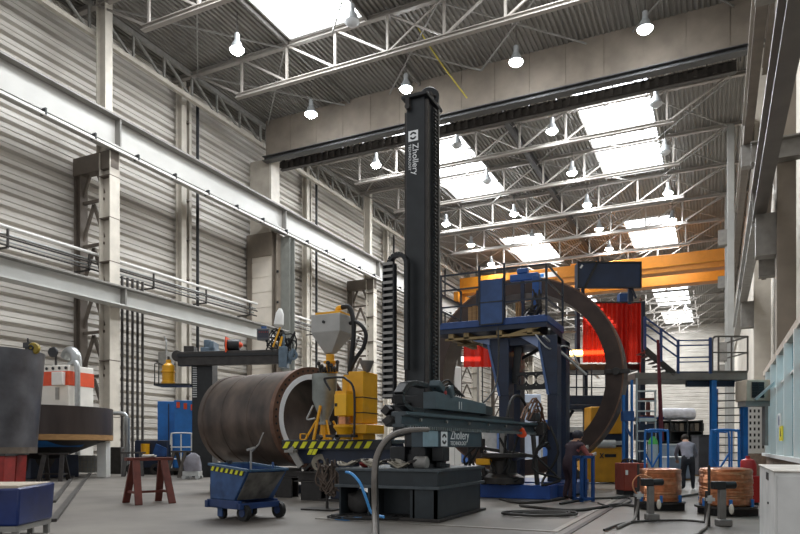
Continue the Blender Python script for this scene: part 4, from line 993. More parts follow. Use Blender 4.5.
for z in (4.95, 5.4, 5.8):
    b = B(); b.bar((-hx, -hy+.03, z), (hx, -hy+.03, z), .04); b.bar((-hx+.05, -hy, z), (-hx+.05, hy, z), .04); b.bar((hx-.03, -hy, z), (hx-.03, hy, z), .04); b.build('rail', RAILM, t)
b = B(); b.bx(ux(480), ux(504), -hy-.06, -hy-.02, 4.38, 5.55); pb = b.build('blue_panel', mat('panel_blue', '#2d4a78', .5, .05, .25, 2.5), t, bevel=.01)
b = B()
for x in (ux(480), ux(504)-.03): b.bx(x, x+.03, -hy-.07, -hy-.05, 4.38, 5.55)
b.bx(ux(480), ux(504), -hy-.07, -hy-.05, 4.95, 4.98); b.bx(ux(480), ux(504), -hy-.07, -hy-.05, 4.38, 4.41); b.build('panel_frame', RAILM, pb)
b = B(); b.bx(ux(534)-.25, ux(541)-.25, -.2, .1, 4.9, 5.75); b.bx(ux(534)-.2, ux(541)-.3, -.15, .05, 4.5, 4.9); b.build('blue_column', mat('column_blue', '#214f8e', .45, .05, .15, 4), t, bevel=.01)
b = B(); b.bx(.1, .9, .6, .9, 5.85, 6.05); b.bx(.3, .6, .6, .8, 6.05, 6.2); b.build('blue_drive', MATS['column_blue'], t, bevel=.03)
b = B(); b.bx(.4, .5, .65, .75, 4.54, 5.85); b.build('drive_bracket', NAVY, t)
b = B(); q = random.Random(2)
for k in range(8): b.path([(.75+q.uniform(0, .6), -.6+q.uniform(-.2, .3), 4.55), (.8+q.uniform(0, .5), -.6, 4.8+q.uniform(-.1, .2)), (.9+q.uniform(0, .4), -.5, 4.7), (1.0+q.uniform(-.1, .3), -.5, 5.15+q.uniform(-.1, .2))], .025, 5)
b.build('cable_tangle', DARKSTEEL, t)
# tapered legs
for (a0, a1, c0, c1) in ((483, 506, 496, 506), (534, 555, 545, 555)):
    b = B(); d0, d1 = -hy+.25, -hy+.75
    xs = (ux(a0), ux(a1), ux(c0), ux(c1))
    b.hexa([(xs[2], d0, 2.55), (xs[3], d0, 2.55), (xs[3], d1, 2.55), (xs[2], d1, 2.55), (xs[0], d0, 4.06), (xs[1], d0, 4.06), (xs[1], d1, 4.06), (xs[0], d1, 4.06)])
    b.bx(xs[2], xs[3], d0, d1, .35, 2.55)
    lg = b.build('leg', NAVY, t, bevel=.01)
    b = B(); b.hexa([(xs[2]-.01, d0-.03, 2.55), (xs[2]+.05, d0-.03, 2.55), (xs[2]+.05, d0, 2.55), (xs[2]-.01, d0, 2.55), (xs[0], d0-.03, 4.06), (xs[0]+.06, d0-.03, 4.06), (xs[0]+.06, d0, 4.06), (xs[0], d0, 4.06)]); b.build('leg_flange', mat('leg_edge', '#46608c', .4, .1, .15, 5), lg)
    b = B(); b.bx(xs[2]+.05, xs[3], d0+1.1, d1+1.1, .35, 4.06); b.build('rear_leg', NAVY, t)
b = B(); b.bx(ux(483)-.1, ux(555), -hy+.3, hy-.3, 3.86, 4.06); b.build('cross_head', NAVY, t)
b = B(); b.prism([(ux(470), -hy+.2, 4.05), (ux(487), -hy+.2, 4.05), (ux(487), -hy+.2, 3.9)], (0, .3, 0)); b.build('gusset', mat('gusset_pale', '#8090b4', .45, .1, .12, 4), t)
b = B(); b.prism([(ux(518), -hy+.2, 4.05), (ux(536), -hy+.2, 4.05), (ux(536), -hy+.2, 3.75)], (0, .3, 0)); b.build('gusset', mat('gusset_pale', '#8090b4', .45, .1, .12, 4), t)
def holed(b, x0, x1, y0, y1, z0, z1, r, n=20):
    cx, cz = (x0+x1)/2, (z0+z1)/2
    for y in (y0, y1):
        ci = []; co = []
        for i in range(n):
            a = 2*PI*i/n; ca, sa = math.cos(a), math.sin(a); k = min((x1-x0)/2/max(abs(ca), 1e-6), (z1-z0)/2/max(abs(sa), 1e-6))
            ci.append(b.v((cx+r*ca, y, cz+r*sa))); co.append(b.v((cx+k*ca, y, cz+k*sa)))
        for i in range(n): j = (i+1) % n; b.face([ci[i], ci[j], co[j], co[i]])
    b.lathe([(r, y0), (r, y1)], (cx, 0, cz), (0, 1, 0), n, closed=False) if False else None
b = B(); xa, xb = ux(511), ux(541); w = (xb-xa)/3
for k in range(3): holed(b, xa+w*k, xa+w*(k+1), -hy+.5, -hy+.56, uz(384, 525), uz(372, 525), .125)
b.bx(xa, xb, -hy+.5, -hy+.56, uz(372, 525), uz(370, 525)); b.bx(xa, xb, -hy+.5, -hy+.56, uz(388, 525), uz(384, 525)); b.build('holed_plate', BLACK, t)
b = B(); b.bar((ux(513), -hy+.6, 3.9), (ux(508), -hy+.6, 2.9), .2, .1, up=(0, 1, 0)); b.build('inner_brace', BLACK, t)
b = B(); b.bar((ux(530), .3, 3.9), (ux(505), .3, 3.6), .08); b.build('inner_brace', BLACK, t)
b = B(); b.bar((hx, -hy+.2, 4.2), (hx-.5, hy, 3.7), .05); b.bar((hx-.1, -hy, 4.0), (hx+.6, hy, 3.2), .05); b.path([(hx-.3, -hy, 4.05), (hx, -hy+.2, 3.7), (hx+.3, 0, 3.85), (hx+.5, .5, 3.4)], .02, 5); b.build('stair_struts', ALU, t)
b = B(); b.bx(-.05, 2.2, -1.0, hy, .05, .35); b.bx(-1.0, 2.0, -hy-.2, hy, .0, .3); b.build('base_frame', MATS['deck_blue'], t, bevel=.02)
for k, (x, lab) in enumerate(((ux(463)+.15, 'stack of brown timber boards on the platform, beside the railing gate'), (ux(509)+.12, 'stack of brown timber boards on the platform, right of the blue panel'))):
    o = thing('timber_stack', lab, 'timber stack', (ox+x, oy-.4, 4.54), 0, 'timber on the platform')
    w = .36 if k == 0 else .17
    for j in range(3 if k == 0 else 2):
        b = B(); b.bx(-w/2+j*w/3, -w/2+j*w/3+w/3-.015, -.12, .1, 0, .46+.03*(j % 2)); b.build('board', WOOD, o)
# gear under the boom tip
t = thing('positioner_gear', 'dark welding positioner with a pale post and yellow clamp under the boom tip', 'positioner', (ox+.9, ty0-1.0, 0))
b = B(); b.lathe([(0, .35), (.5, .35), (.5, .5), (.32, .6), (.32, .9), (.55, .98), (.55, 1.08), (0, 1.08)], (-.2, 0, 0), seg=24); b.build('turntable_base', DARKSTEEL, t, bevel=.01)
b = B(); b.bx(-1.3, .95, -.1, .7, .0, .33); b.build('blue_base', mat('base_blue', '#274f9a', .45, .05, .2, 3), t, bevel=.015)
b = B(); b.bx(-.2, -.07, -.3, -.18, .33, 1.6); b.build('pale_post', GREY_STEEL, t)
b = B(); b.bx(-.75, -.4, -.45, -.25, .8, .95); b.build('yellow_clamp', YELLOW, t, bevel=.02)
b = B(); b.bx(-1.0, -.8, -.3, -.15, .33, .41); b.build('yellow_clamp', YELLOW, t, bevel=.02)
b = B(); b.lathe([(0, -.03), (.12, -.03), (.03, .14), (0, .14)], (.35, -.35, 1.55), (.3, -.6, .7), 16); b.build('orange_cone', MATS['safety_orange'], t)
q = random.Random(11); b = B()
for k in range(12):
    x = q.uniform(-1.2, 1.0); b.path([(x, -.3, 1.1+q.uniform(0, .6)), (x+q.uniform(-.3, .3), -.4, .9+q.uniform(-.3, .4)), (x+q.uniform(-.4, .4), -.3, .5), (x+q.uniform(-.3, .3), -.4, .35)], .03, 5)
b.build('hanging_hoses', RUBBER, t)
b = B(); b.tube((-.6, -.2, .32), (-.75, -.2, 1.7), .05); b.tube((.6, .1, .32), (.5, .1, 1.5), .06); b.box((-.8, -.2, 1.3), (.35, .2, .25)); b.bar((-.68, -.2, 1.2), (.55, .05, 1.0), .08); b.build('machine_arm', DARKSTEEL, t, bevel=.01)
t = thing('small_stool', 'small pale steel stool beside the dark pedestal', 'stool', G(478, 497), YAW)
b = B()
for sx in (-.1, .1):
    for sy in (-.1, .1): b.tube((sx*1.3, sy*1.3, 0), (sx, sy, .55), .018)
b.build('stool_legs', ALU, t)
b = B(); b.bx(-.14, .14, -.14, .14, .55, .6); b.build('stool_seat', ALU, t)
# ---- curtain booth tower behind the ring
D2 = 23.5
def bx2(px): return P(px, 0, D2)
t = thing('booth_tower', 'dark blue steel tower with decks behind the right half of the ring', 'tower', GD(600, D2), YAW)
fx = lambda px: (px-600)*D2/F
f = lambda py: zat(py, D2)
b = B(); b.bx(fx(555), fx(607), -.3, 1.2, f(405), f(396)); b.bx(fx(555), fx(600), -.35, 1.2, f(410), f(405)); b.build('lower_deck', NAVY, t, bevel=.02)
b = B(); b.bx(fx(556), fx(640), .0, 1.2, f(370), f(364)); b.build('upper_deck', DARKSTEEL, t)
for px, w, y0, y1 in ((568, 6, 478, 364), (580, 3.5, 364, 262), (588, 3, 478, 364), (626, 9, 490, 292), (645, 5, 486, 300), (634, 3, 300, 288), (612, 5, 478, 400)):
    b = B(); b.bx(fx(px-w/2), fx(px+w/2), .2, .5, max(0, f(y0)), f(y1)); b.build('tower_column', NAVY if px != 626 else mat('tower_blue', '#21487f', .45, .05, .15, 4), t, bevel=.01)
b = B(); b.bar((fx(556), .1, f(345)), (fx(572), .1, f(368)), .08); b.bar((fx(560), .1, f(350)), (fx(600), .1, f(378)), .05); b.build('stair_string', ALU, t)
b = B()
for y in (375, 388): b.bar((fx(560), -.2, f(y)), (fx(606), -.2, f(y)), .04)
for px in (560, 575, 590, 604): b.bar((fx(px), -.2, f(397)), (fx(px), -.2, f(366)), .04)
b.build('mid_railing', RAILM, t)
for y in (299, 314, 331):
    b = B(); b.bar((fx(553), .2, f(y)), (fx(577), .2, f(y)), .06); b.build('grey_rail', MIDGREY, t)
b = B(); b.bar((fx(574), .1, f(410)), (fx(560), .1, f(432)), .1); b.bx(fx(560), fx(612), .3, .6, f(440), f(432)); b.bar((fx(592), -.3, f(460)), (fx(612), -.3, f(481)), .22, .12); b.bx(fx(590), fx(624), .1, .4, f(444), f(434)); b.build('lower_brace', NAVY, t)
# curtain
M_CUR = bpy.data.materials.new('red_curtain'); M_CUR.use_nodes = True
nt = M_CUR.node_tree; bs = nt.nodes['Principled BSDF']; bs.inputs['Base Color'].default_value = (*lin('#9c1512'), 1); bs.inputs['Roughness'].default_value = .3
tl = nt.nodes.new('ShaderNodeBsdfTranslucent'); tl.inputs[0].default_value = (*lin('#e83018'), 1); mxs = nt.nodes.new('ShaderNodeMixShader'); mxs.inputs[0].default_value = .22
nt.links.new(bs.outputs[0], mxs.inputs[1]); nt.links.new(tl.outputs[0], mxs.inputs[2]); trn = nt.nodes.new('ShaderNodeBsdfTransparent'); trn.inputs[0].default_value = (.85, .05, .03, 1); mx2 = nt.nodes.new('ShaderNodeMixShader'); mx2.inputs[0].default_value = .3
nt.links.new(mxs.outputs[0], mx2.inputs[1]); nt.links.new(trn.outputs[0], mx2.inputs[2]); nt.links.new(mx2.outputs[0], nt.nodes['Material Output'].inputs[0])
t = thing('welding_curtain', 'red translucent welding curtain hanging behind the right side of the ring', 'welding curtain', GD(600, D2)-FW*.6, YAW)
fx = lambda px: (px-600)*(D2-.6)/F
f = lambda py: zat(py, D2-.6)
def fold(x0, x1, z0, z1, n, y=0, amp=.05):
    b = B(); pts = [(x0+(x1-x0)*i/(n*6), y+amp*math.sin(2*PI*i/6), z0) for i in range(n*6+1)]
    b.sheet(pts, (0, 0, z1-z0)); return b
fold(fx(577.5), fx(636), f(362.5), f(303), 12).build('front_sheet', M_CUR, t, fix=False)
b = B(); pts = [(fx(636)+.5*i/24, .05+1.6*i/24+.05*math.sin(2*PI*i/5), f(376)) for i in range(25)]; b.sheet(pts, (0, 0, f(297)-f(376))); b.build('side_sheet', M_CUR, t, fix=False)
b = B(); b.bar((fx(577), 0, f(302.5)), (fx(636), 0, f(302.5)), .05); b.bar((fx(636), 0, f(300)), (fx(636)+.5, 1.6, f(298)), .05); b.build('curtain_rail', DARKSTEEL, t)
t = thing('red_curtain_strip', 'red curtain piece hanging between the tower legs further back', 'welding curtain', GD(487, 27), YAW)
k = B(); pts = [((i-10)*.075-.2, .04*math.sin(i*1.3), zat(367, 27)) for i in range(20)]; k.sheet(pts, (0, 0, zat(344, 27)-zat(367, 27))); k.build('curtain_sheet', M_CUR, t, fix=False)
B().bar((-1, 0, zat(344, 27)), (.6, 0, zat(344, 27)), .05).build('curtain_bar', DARKSTEEL, t)
t = thing('fluorescent_lamp', 'lit fluorescent tube lamp at the foot of the red curtain', 'lamp', P(590, 353, D2-.2), YAW)
b = B(); b.tube((-1.05, 0, 0), (.75, 0, .03), .07, 10); b.build('lamp_tube', emis('warm_tube', '#ffd98a', 14), t)
b = B(); b.bx(-1.1, .8, .08, .18, -.12, .14); b.build('lamp_tray', GREY_STEEL, t)
# navy board on the booth tower
t = thing('navy_board', 'large dark navy board on posts above the red curtain', 'board', P(609, 275.5, 22.6), YAW)
s = 22.6/F
b = B(); b.bx(-32*s, 32*s, -.05, .05, -13*s, 13.5*s); bb = b.build('board_sheet', mat('board_navy', '#1d2b44', .5, .05, .25, 1.5), t, bevel=.01)
b = B(); b.bx(-32*s, -30.5*s, -.08, -.05, -13*s, 13.5*s); b.bx(30.5*s, 32*s, -.08, -.05, -13*s, 13.5*s); b.bx(-32*s, 32*s, -.08, -.05, 12*s, 13.5*s); b.bx(-32*s, 32*s, -.08, -.05, -13*s, -12*s); b.bar((-25*s, -.07, -13*s), (-12*s, -.07, 13*s), .08, .04, up=(0, 1, 0)); b.build('board_rim', BLACK, bb)
b = B(); b.bar((-29*s, -.06, 7*s), (-27*s, -.06, 10*s), .06, .02, up=(0, 1, 0)); b.build('white_mark', WHITE, bb)
b = B(); b.bx(20*s, 23*s, .05, .15, -28*s, -12*s); b.bar((24*s, .1, -12*s), (28*s, .1, -22*s), .06); b.build('board_post', NAVY, t)
b = B(); b.bx(-27*s, -24*s, .05, .15, -40*s, 10*s); b.build('board_post', NAVY, t)
# ---- yellow machine behind the ring
t = thing('yellow_machine', 'yellow machine housing in two blocks behind the lower right of the ring', 'machine', GD(608, 22.2), YAW)
f = lambda py: zat(py, 22.2); fx = lambda px: (px-608)*22.2/F
b = B(); b.bx(fx(589), fx(623), -.2, .6, f(434), f(407)); b.build('upper_housing', mat('machine_yellow', '#c78c10', .45, 0, .12, 3), t, bevel=.03)
b = B(); b.bx(fx(582), fx(620), -.3, .6, 0.05, f(447)); b.build('lower_housing', MATS['machine_yellow'], t, bevel=.03)
b = B(); b.bx(fx(582), fx(622), -.1, .6, f(447), f(434)); b.build('dark_waist', NAVY, t)
b = B(); b.bar((fx(597), -.32, f(458)), (fx(600.5), -.32, f(453)), .05, .02); b.bar((fx(597), -.32, f(453)), (fx(600.5), -.32, f(458)), .05, .02); b.bx(fx(602), fx(613), -.32, -.3, f(457), f(454)); b.build('dark_mark', BLACK, t)
b = B(); b.lathe([(0, -.3), (.14, -.3), (.14, .3), (0, .3)], (fx(603), -.3, f(444)), (1, 0, 0), 14); b.bx(fx(608), fx(619), -.4, -.2, f(445), f(441)); b.build('pale_motors', ALU, t)
# ---- blue tube frame in front, worker at ring
t = thing('blue_frame_stand', 'small blue rectangular tube stand beside the worker at the ring', 'stand', GD(583.5, 15.0), YAW+R(20))
h = 1.03
b = B()
for x in (-.15, .15):
    for y in (-.14, .14): b.bx(x-.03, x+.03, y-.03, y+.03, 0, h)
b.build('stand_uprights', MATS['tower_blue'], t)
b = B()
for z in (.06, h-.03):
    b.bx(-.18, .18, -.17, -.11, z-.03, z+.03); b.bx(-.18, .18, .11, .17, z-.03, z+.03); b.bx(-.18, -.12, -.17, .17, z-.03, z+.03); b.bx(.12, .18, -.17, .17, z-.03, z+.03)
b.build('stand_ties', MATS['tower_blue'], t)
# ---- alloy step ladder and blue uprights right of the ring
t = thing('step_ladder', 'light alloy ladder standing by the blue tower right of the ring', 'ladder', GD(646, 18.6), YAW)
f = lambda py: zat(py, 18.6); s = 18.6/F
b = B(); b.bx(-10*s, -8.6*s, -.03, .03, 0, f(378)); b.bx(8.6*s, 10*s, -.03, .03, 0, f(390)); b.build('stiles', ALU, t)
b = B()
for k in range(10): b.bx(-9*s, 9*s, -.04, .04, .25+.28*k, .29+.28*k)
b.build('rungs', ALU, t)
b = B(); b.bx(-8*s, 9*s, -.1, .35, f(421), f(418)); b.build('work_tread', ALU, t)
t = thing('blue_box_frame', 'bright blue bracket block on the upright beside the alloy ladder', 'bracket', GD(627, 18.4), YAW)
f = lambda py: zat(py, 18.4); s = 18.4/F
b = B(); b.bx(-4.5*s, -2.5*s, -.05, .05, 0, f(395)); b.bx(4*s, 5.5*s, -.05, .05, 0, f(380)); b.build('uprights', SKYBLUE, t)
b = B(); b.bx(-5*s, 6*s, -.12, .12, f(421), f(411)); b.build('block', BLUE, t, bevel=.015)
b = B(); b.bar((4*s, 0, f(436)), (-3*s, 0, f(424)), .06); b.build('diagonal', BLUE, t)
t = thing('i_beam_piece', 'short rusty I-section standing upright on the deck beside the ladder', 'beam', GD(648, 20.5)+UP*zat(417, 20.5), YAW)
b = B(); b.bx(-.2, .2, -.1, .1, 0, .05); b.bx(-.04, .04, -.08, .08, .05, .52); b.bx(-.22, .22, -.1, .1, .52, .58); b.build('section', RUSTRED, t)
t = thing('service_deck', 'blue low deck on columns carrying the rusty I-section', 'deck', GD(650, 20.7), YAW)
f = lambda py: zat(py, 20.7); s = 20.7/F
b = B(); b.bx(-14*s, 10*s, -.35, .5, f(419.5), f(417)-.005); b.build('deck_plate', BLUE, t)
b = B(); b.bx(-13*s, -11*s, 0, .1, 0, f(419)); b.bx(8*s, 10*s, 0, .1, 0, f(419)); b.bx(-13*s, 10*s, -.2, .3, f(440), f(424)); b.build('deck_frame', NAVY, t)
o = thing('red_hanging_strip', 'faded red fabric strip hanging from the blue landing', 'fabric strip', P(660, 392, 20.3), YAW)
b = B(); pts = [(-.1, 0, 1.5), (0, 0, 1.5)]; b.hexa([(-.02, -.02, -1.5), (.12, -.02, -1.5), (.12, .02, -1.5), (-.02, .02, -1.5), (-.1, -.02, 1.6), (-.03, -.02, 1.6), (-.03, .02, 1.6), (-.1, .02, 1.6)]); b.build('strip', mat('faded_crimson', '#5e1c28', .7, 0, .2, 5), o)
# ---- landing with stair and railing
DL = 21.4
lx = lambda px: (px-712)*DL/F
f = lambda py: zat(py, DL)
t = thing('steel_landing', 'blue steel landing with stairs and railings at upper right', 'landing', GD(712, DL), YAW)
b = B(); b.bx(lx(634), lx(746), -.1, 1.6, f(380), f(373)); b.build('landing_beam', MIDGREY, t, bevel=.01)
b = B(); b.bx(lx(674), lx(712), -.05, 1.5, f(373), f(371.5)); b.bx(lx(690), lx(738), .2, .35, f(386), f(380)); b.build('landing_edge', NAVY, t)
b = B(); b.hexa([(lx(644), -.1, f(354)), (lx(673), -.1, f(377)), (lx(673), -.02, f(377)), (lx(644), -.02, f(354)), (lx(644), -.1, f(346)), (lx(674), -.1, f(371)), (lx(674), -.02, f(371)), (lx(644), -.02, f(346))]); b.build('stair_stringer', DARKSTEEL, t)
b = B()
for k in range(7): b.bx(lx(645+4*k), lx(650+4*k), -.02, .8, f(352+3.2*k), f(351+3.2*k))
b.build('treads', DARKSTEEL, t)
RN = mat('rail_navy', '#27406e', .45, .1, .15, 5)
b = B()
for y0, y1 in ((318, 341), (324, 347), (334, 357)): b.bar((lx(644), -.08, f(y0)), (lx(676), -.08, f(y1)), .045)
b.build('stair_handrail', RN, t)
b = B()
for y in (341, 346, 358, 362.5): b.bar((lx(676), -.08, f(y)), (lx(709), -.08, f(y-.6)), .04)
b.build('landing_rail', RN, t)
for px, y0, y1 in ((644, 350, 317), (660, 362, 329), (677, 374, 340), (709, 374, 338)):
    b = B(); b.bx(lx(px)-.035, lx(px)+.035, -.12, -.05, f(y0), f(y1)); b.build('rail_post', RN, t)
b = B(); b.path([(lx(711), -.1, f(372)), (lx(711), -.1, f(342)), (lx(713), -.1, f(338)), (lx(716), -.1, f(337)), (lx(746), -.1, f(337))], .03, 6, 4)
b.bar((lx(711), -.1, f(353)), (lx(746), -.1, f(353)), .04); b.bar((lx(746), -.1, f(337)), (lx(746), 1.2, f(337)), .05); b.bar((lx(746), -.1, f(353)), (lx(746), 1.2, f(353)), .04)
for px in (717, 730, 746): b.bx(lx(px)-.022, lx(px)+.022, -.12, -.08, f(371), f(337))
b.bx(lx(713), lx(746), -.12, .1, f(373), f(371)); b.build('gate_rail', mat('gate_grey', '#55524d', .5, .2, .15, 5), t)
b = B(); b.bx(lx(714), lx(742), 0, 1.2, f(377), f(372)); b.build('grating', BLACK, t)
for px, w, nm in ((714.5, 5, 0), (746, 5, 0)):
    b = B(); b.ibeam((lx(px), .1, 0), (lx(px), .1, f(380)), w*DL/F, .16, .03, .03, up=(0, 1, 0)); b.build('support_column', SKYBLUE, t)
t = thing('steel_stair', 'open steel stair between the two bright blue columns', 'stair', GD(729, 23.0), 0)
f = lambda py: zat(py, 23.); s = 23./F
for k in range(12):
    b = B(); b.bx(-12*s, 12*s, .15*k*.5-.1, .15*k*.5+.1, .2+.265*k, .235+.265*k); b.build('tread', DARKSTEEL, t)
b = B(); b.bar((-12*s, -.1, .05), (-12*s, .9, 3.3), .05, .16); b.build('stringer', BLUE, t)
b = B(); b.bar((12*s, -.1, .05), (12*s, .9, 3.3), .05, .16); b.build('stringer', BLUE, t)
# ---- office on the right
M_GL = glass('office_glass', '#b4d2da', .05, .88)
ty0_, ty1_, OX = 8.2, 27.6, 1.65
t = thing('glazed_office', 'glazed office wall with white mullions on a brick plinth at right', 'office', (OX, 20, 0), kind='thing')
b = B(); b.bx(0, .18, 9.6-20, ty1_-20, 0, .9); b.bx(.18, 1.5, ty1_-20.18, ty1_-20, 0, .9); b.build('brick_plinth', mat('plinth_brick', '#8d7a6c', .8, 0, .25, 5, .1, bscale=18), t)
b = B(); b.bx(-.1, .2, 9.6-20, ty1_-20+.1, 3.78, 3.97); b.bx(-.1, 1.5, ty1_-20, ty1_-19.9, 3.78, 3.97); b.build('eaves_beam', mat('eaves_beige', '#b3a697', .6, 0, .1, 2), t)
b = B(); b.bx(0, 1.5, 9.6-20, ty1_-20, 3.97, 4.04); b.build('office_roof', GREY_STEEL, t)
b = B(); b.bx(-.15, .14, 9.6-20, ty1_-20, .9, 1.0); b.build('sill_rail', WHITE, t)
y = 9.7; k = 0
while y < ty1_-.2:
    b = B(); b.bx(-.14, .12, y-20-.05, y-20+.05, 1.0, 3.78); b.build('mullion', mat('mullion_white', '#efece6', .5, 0, .03, 2), t)
    y2 = min(y+2.3, ty1_)
    b = B(); b.bx(.04, .06, y-20+.05, y2-20-.05, 1.0, 3.78); b.build('glass_pane', M_GL, t)
    y += 2.3; k += 1
b = B(); b.bx(-.02, .1, 9.7-20, ty1_-20, 3.0, 3.05); b.build('transom', WHITE_STEEL, t)
b = B(); b.bx(.18, 1.5, ty1_-20-.06, ty1_-20-.0, .9, 3.78); b.build('end_wall', mat('office_white', '#e3e2dd', .6, 0, .05, 1), t)
b = B(); b.bx(1.42, 1.5, 9.6-20, ty1_-20.1, 0, 3.9); b.build('inner_wall', MATS['office_white'], t)
for k in range(6):
    b = B(); b.bx(.5, 1.1, -9.6+3*k, -7.6+3*k, 3.88, 3.94); b.build('added_fill_panel', emis('office_fill_glow', '#f4fbff', 6), t)  # glowing panels added out of view to brighten the office interior
def onoff(px, py):
    u = (px-400)/F; d = OX/(FW.x+u*RT.x); return d, Vector((OX-.17, d*(FW.y+u*RT.y), zat(py, d)))
d, p = onoff(787, 421); 
t = thing('prohibition_sign', 'white sign with a blue round prohibition symbol on the office glass', 'sign', p)
b = B(); b.bx(-.01, .01, -.45, .45, -.16, .2); sg = b.build('sign_plate', WHITE, t)
b = B(); b.lathe([(.09, .01), (.14, .01), (.14, .016), (.09, .016)], (0, 0, .02), (-1, 0, 0), 20, closed=True); b.bar((-.014, -.1, .11), (-.014, .1, -.07), .04, .006, up=(1, 0, 0)); b.build('symbol', mat('sign_blue', '#243a6e', .5, 0, .0), sg)
d, p = onoff(789, 434)
t = thing('yellow_sign', 'yellow warning sign under the prohibition sign on the office glass', 'sign', p)
b = B(); b.bx(-.01, .01, -.45, .45, -.17, .2); sg = b.build('sign_plate', mat('sign_yellow', '#e3d320', .5, 0, .05), t)
b = B(); b.prism([(-.013, -.13, -.06), (-.013, .13, -.06), (-.013, 0, .15)], (-.003, 0, 0)); b.build('warning_triangle', BLACK, sg)
t = thing('air_conditioner', 'beige air conditioning unit with a dark grille under the landing', 'air conditioner', P(754.5, 390.5, 20.9), YAW)
s = 20.9/F
b = B(); b.bx(-13*s, 15*s, -.3, .4, -11*s, 10*s); b.build('unit_casing', mat('ac_beige', '#b8ab98', .6, 0, .12, 3), t, bevel=.02)
b = B(); b.bx(-8*s, 4*s, -.33, -.3, -8*s, 7.5*s); gr = b.build('fan_grille', BLACK, t)
b = B()
for k in range(6): b.bx(-8*s, 4*s, -.35, -.33, (-7+2.5*k)*s, (-6.6+2.5*k)*s)
b.bx(-2.3*s, -1.7*s, -.35, -.33, -8*s, 7.5*s); b.build('grille_bars', DARKSTEEL, gr)
b = B(); b.bar((-6*s, -.4, -10*s), (15*s, -.4, 9*s), .07); b.build('support_strut', ALU, t)
b = B(); b.bx(-12*s, 12*s, -.2, .3, -16*s, -11*s); b.bx(9*s, 12*s, -.1, .1, -55*s, -11*s); b.build('bracket', GREY_STEEL, t)
t = thing('perforated_locker', 'white locker with rows of dark slots at the end of the office', 'locker', GD(756, 26.5), YAW)
s = 26.5/F
b = B(); b.bx(-9*s, 11*s, 0, .5, .95, zat(403, 26.5)); b.build('locker_body', WHITE, t, bevel=.01)
for i in range(4):
    for j in range(7):
        b = B(); b.bx((-6.5+4.2*i)*s, (-4.8+4.2*i)*s, -.01, .0, 1.15+.24*j, 1.27+.24*j); b.build('slot', BLACK, t)
b = B(); b.bx(-9*s, 11*s, 0, .5, 0, .95); b.build('brick_base', MATS['plinth_brick'], t)
# ---- white cabinet bottom right
t = thing('white_cabinet', 'scuffed white steel cabinet standing at the bottom right corner', 'cabinet', (1.02, 6.85, 0))
M_WC = mat('scuffed_white', '#c9c9c6', .45, .05, .12, 3, .03, col2='#d8d8d5')
b = B(); b.bx(-.58, .75, -.5, 1.6, .08, 1.03); cb = b.build('cabinet_body', M_WC, t, bevel=.012)
b = B(); b.bx(-.59, .76, -.51, 1.61, 1.03, 1.045); b.build('cabinet_top', mat('top_beige', '#c2bcb2', .6, 0, .15, 4), t, bevel=.006)
for x0, x1 in ((-.56, -.02), (.0, .6)):
    b = B(); b.bx(x0, x1, -.515, -.5, .12, 1.0); d_ = b.build('door', M_WC, t, bevel=.004)
    B().bx(x1-.05, x1-.03, -.54, -.515, .5, .62).build('handle', BLACK, d_)
b = B(); b.bx(-.55, .72, -.45, 1.55, 0, .08); b.build('plinth', BLACK, t)
b = B(); b.lathe([(0, 0), (.012, 0), (.012, .01), (0, .01)], (-.58, .2, .72), (-1, 0, 0), 10); b.build('lock_hole', BLACK, t)
b = B(); b.bx(-.585, -.58, .2, .5, .93, 1.0); b.build('rust_patch', DARKSTEEL, t)
# ---- copper coils, feeders, trolleys
def copper(px, py, d, w, h, lab, seed):
    t = thing('copper_wire_coil', lab, 'wire coil', GD(px, d)+UP*.17, YAW+seed, 'copper wire coils')
    q = random.Random(seed); r = w/2; prof = [(r*.35, .02), (r-.03, .0)]; n = int(h/.018)
    for i in range(n):
        z = .01+h*i/n; k = r+.006*math.sin(i*.55+seed)+q.uniform(-.004, .004)-(.03*max(0, (i/n-.88)/.12)**2)
        prof += [(k-.005, z), (k+.002, z+h/n*.5)]
    prof += [(r-.05, h+.01), (r-.14, h+.025), (r*.35, h+.0)]
    b = B(); b.lathe(prof, seg=48, closed=True)
    for v in b.bm.verts:
        a = math.atan2(v.co.y, v.co.x); rr = math.hypot(v.co.x, v.co.y)
        if rr > r*.6:
            k = 1+.012*math.cos(8*a)
            v.co.x *= k; v.co.y *= k
    b.build('wound_wire', COPPER, t, angle=60)
    b = B()
    for k in range(6): a = k*PI/3+.3; b.bx(0, 0, 0, 0, 0, 0) if False else b.box(((r+.01)*math.cos(a), (r+.01)*math.sin(a), .06), (.05, .05, .14), Matrix.Rotation(a, 3, 'Z'))
    b.build('blue_clip', SKYBLUE, t)
    p = thing('coil_turntable', 'dark turntable stand under '+lab.split(' with ')[0].replace('copper wire coil', 'the copper coil'), 'turntable', GD(px, d), YAW)
    b = B(); b.lathe([(0, .13), (w/2+.08, .13), (w/2+.08, .165), (0, .165)], seg=40); b.build('turntable_plate', DARKSTEEL, p)
    b = B(); b.bx(-w/2+.08, w/2-.02, -w/2+.1, w/2-.1, 0, .13); b.build('stand_base', BLACK, p, bevel=.01)
copper(725.5, 513, 12.15, .89, .66, 'larger copper wire coil nearest the white cabinet with blue clips', 1)
copper(660, 507, 13.1, .78, .62, 'copper wire coil beside the faded red box, with blue clips', 2)
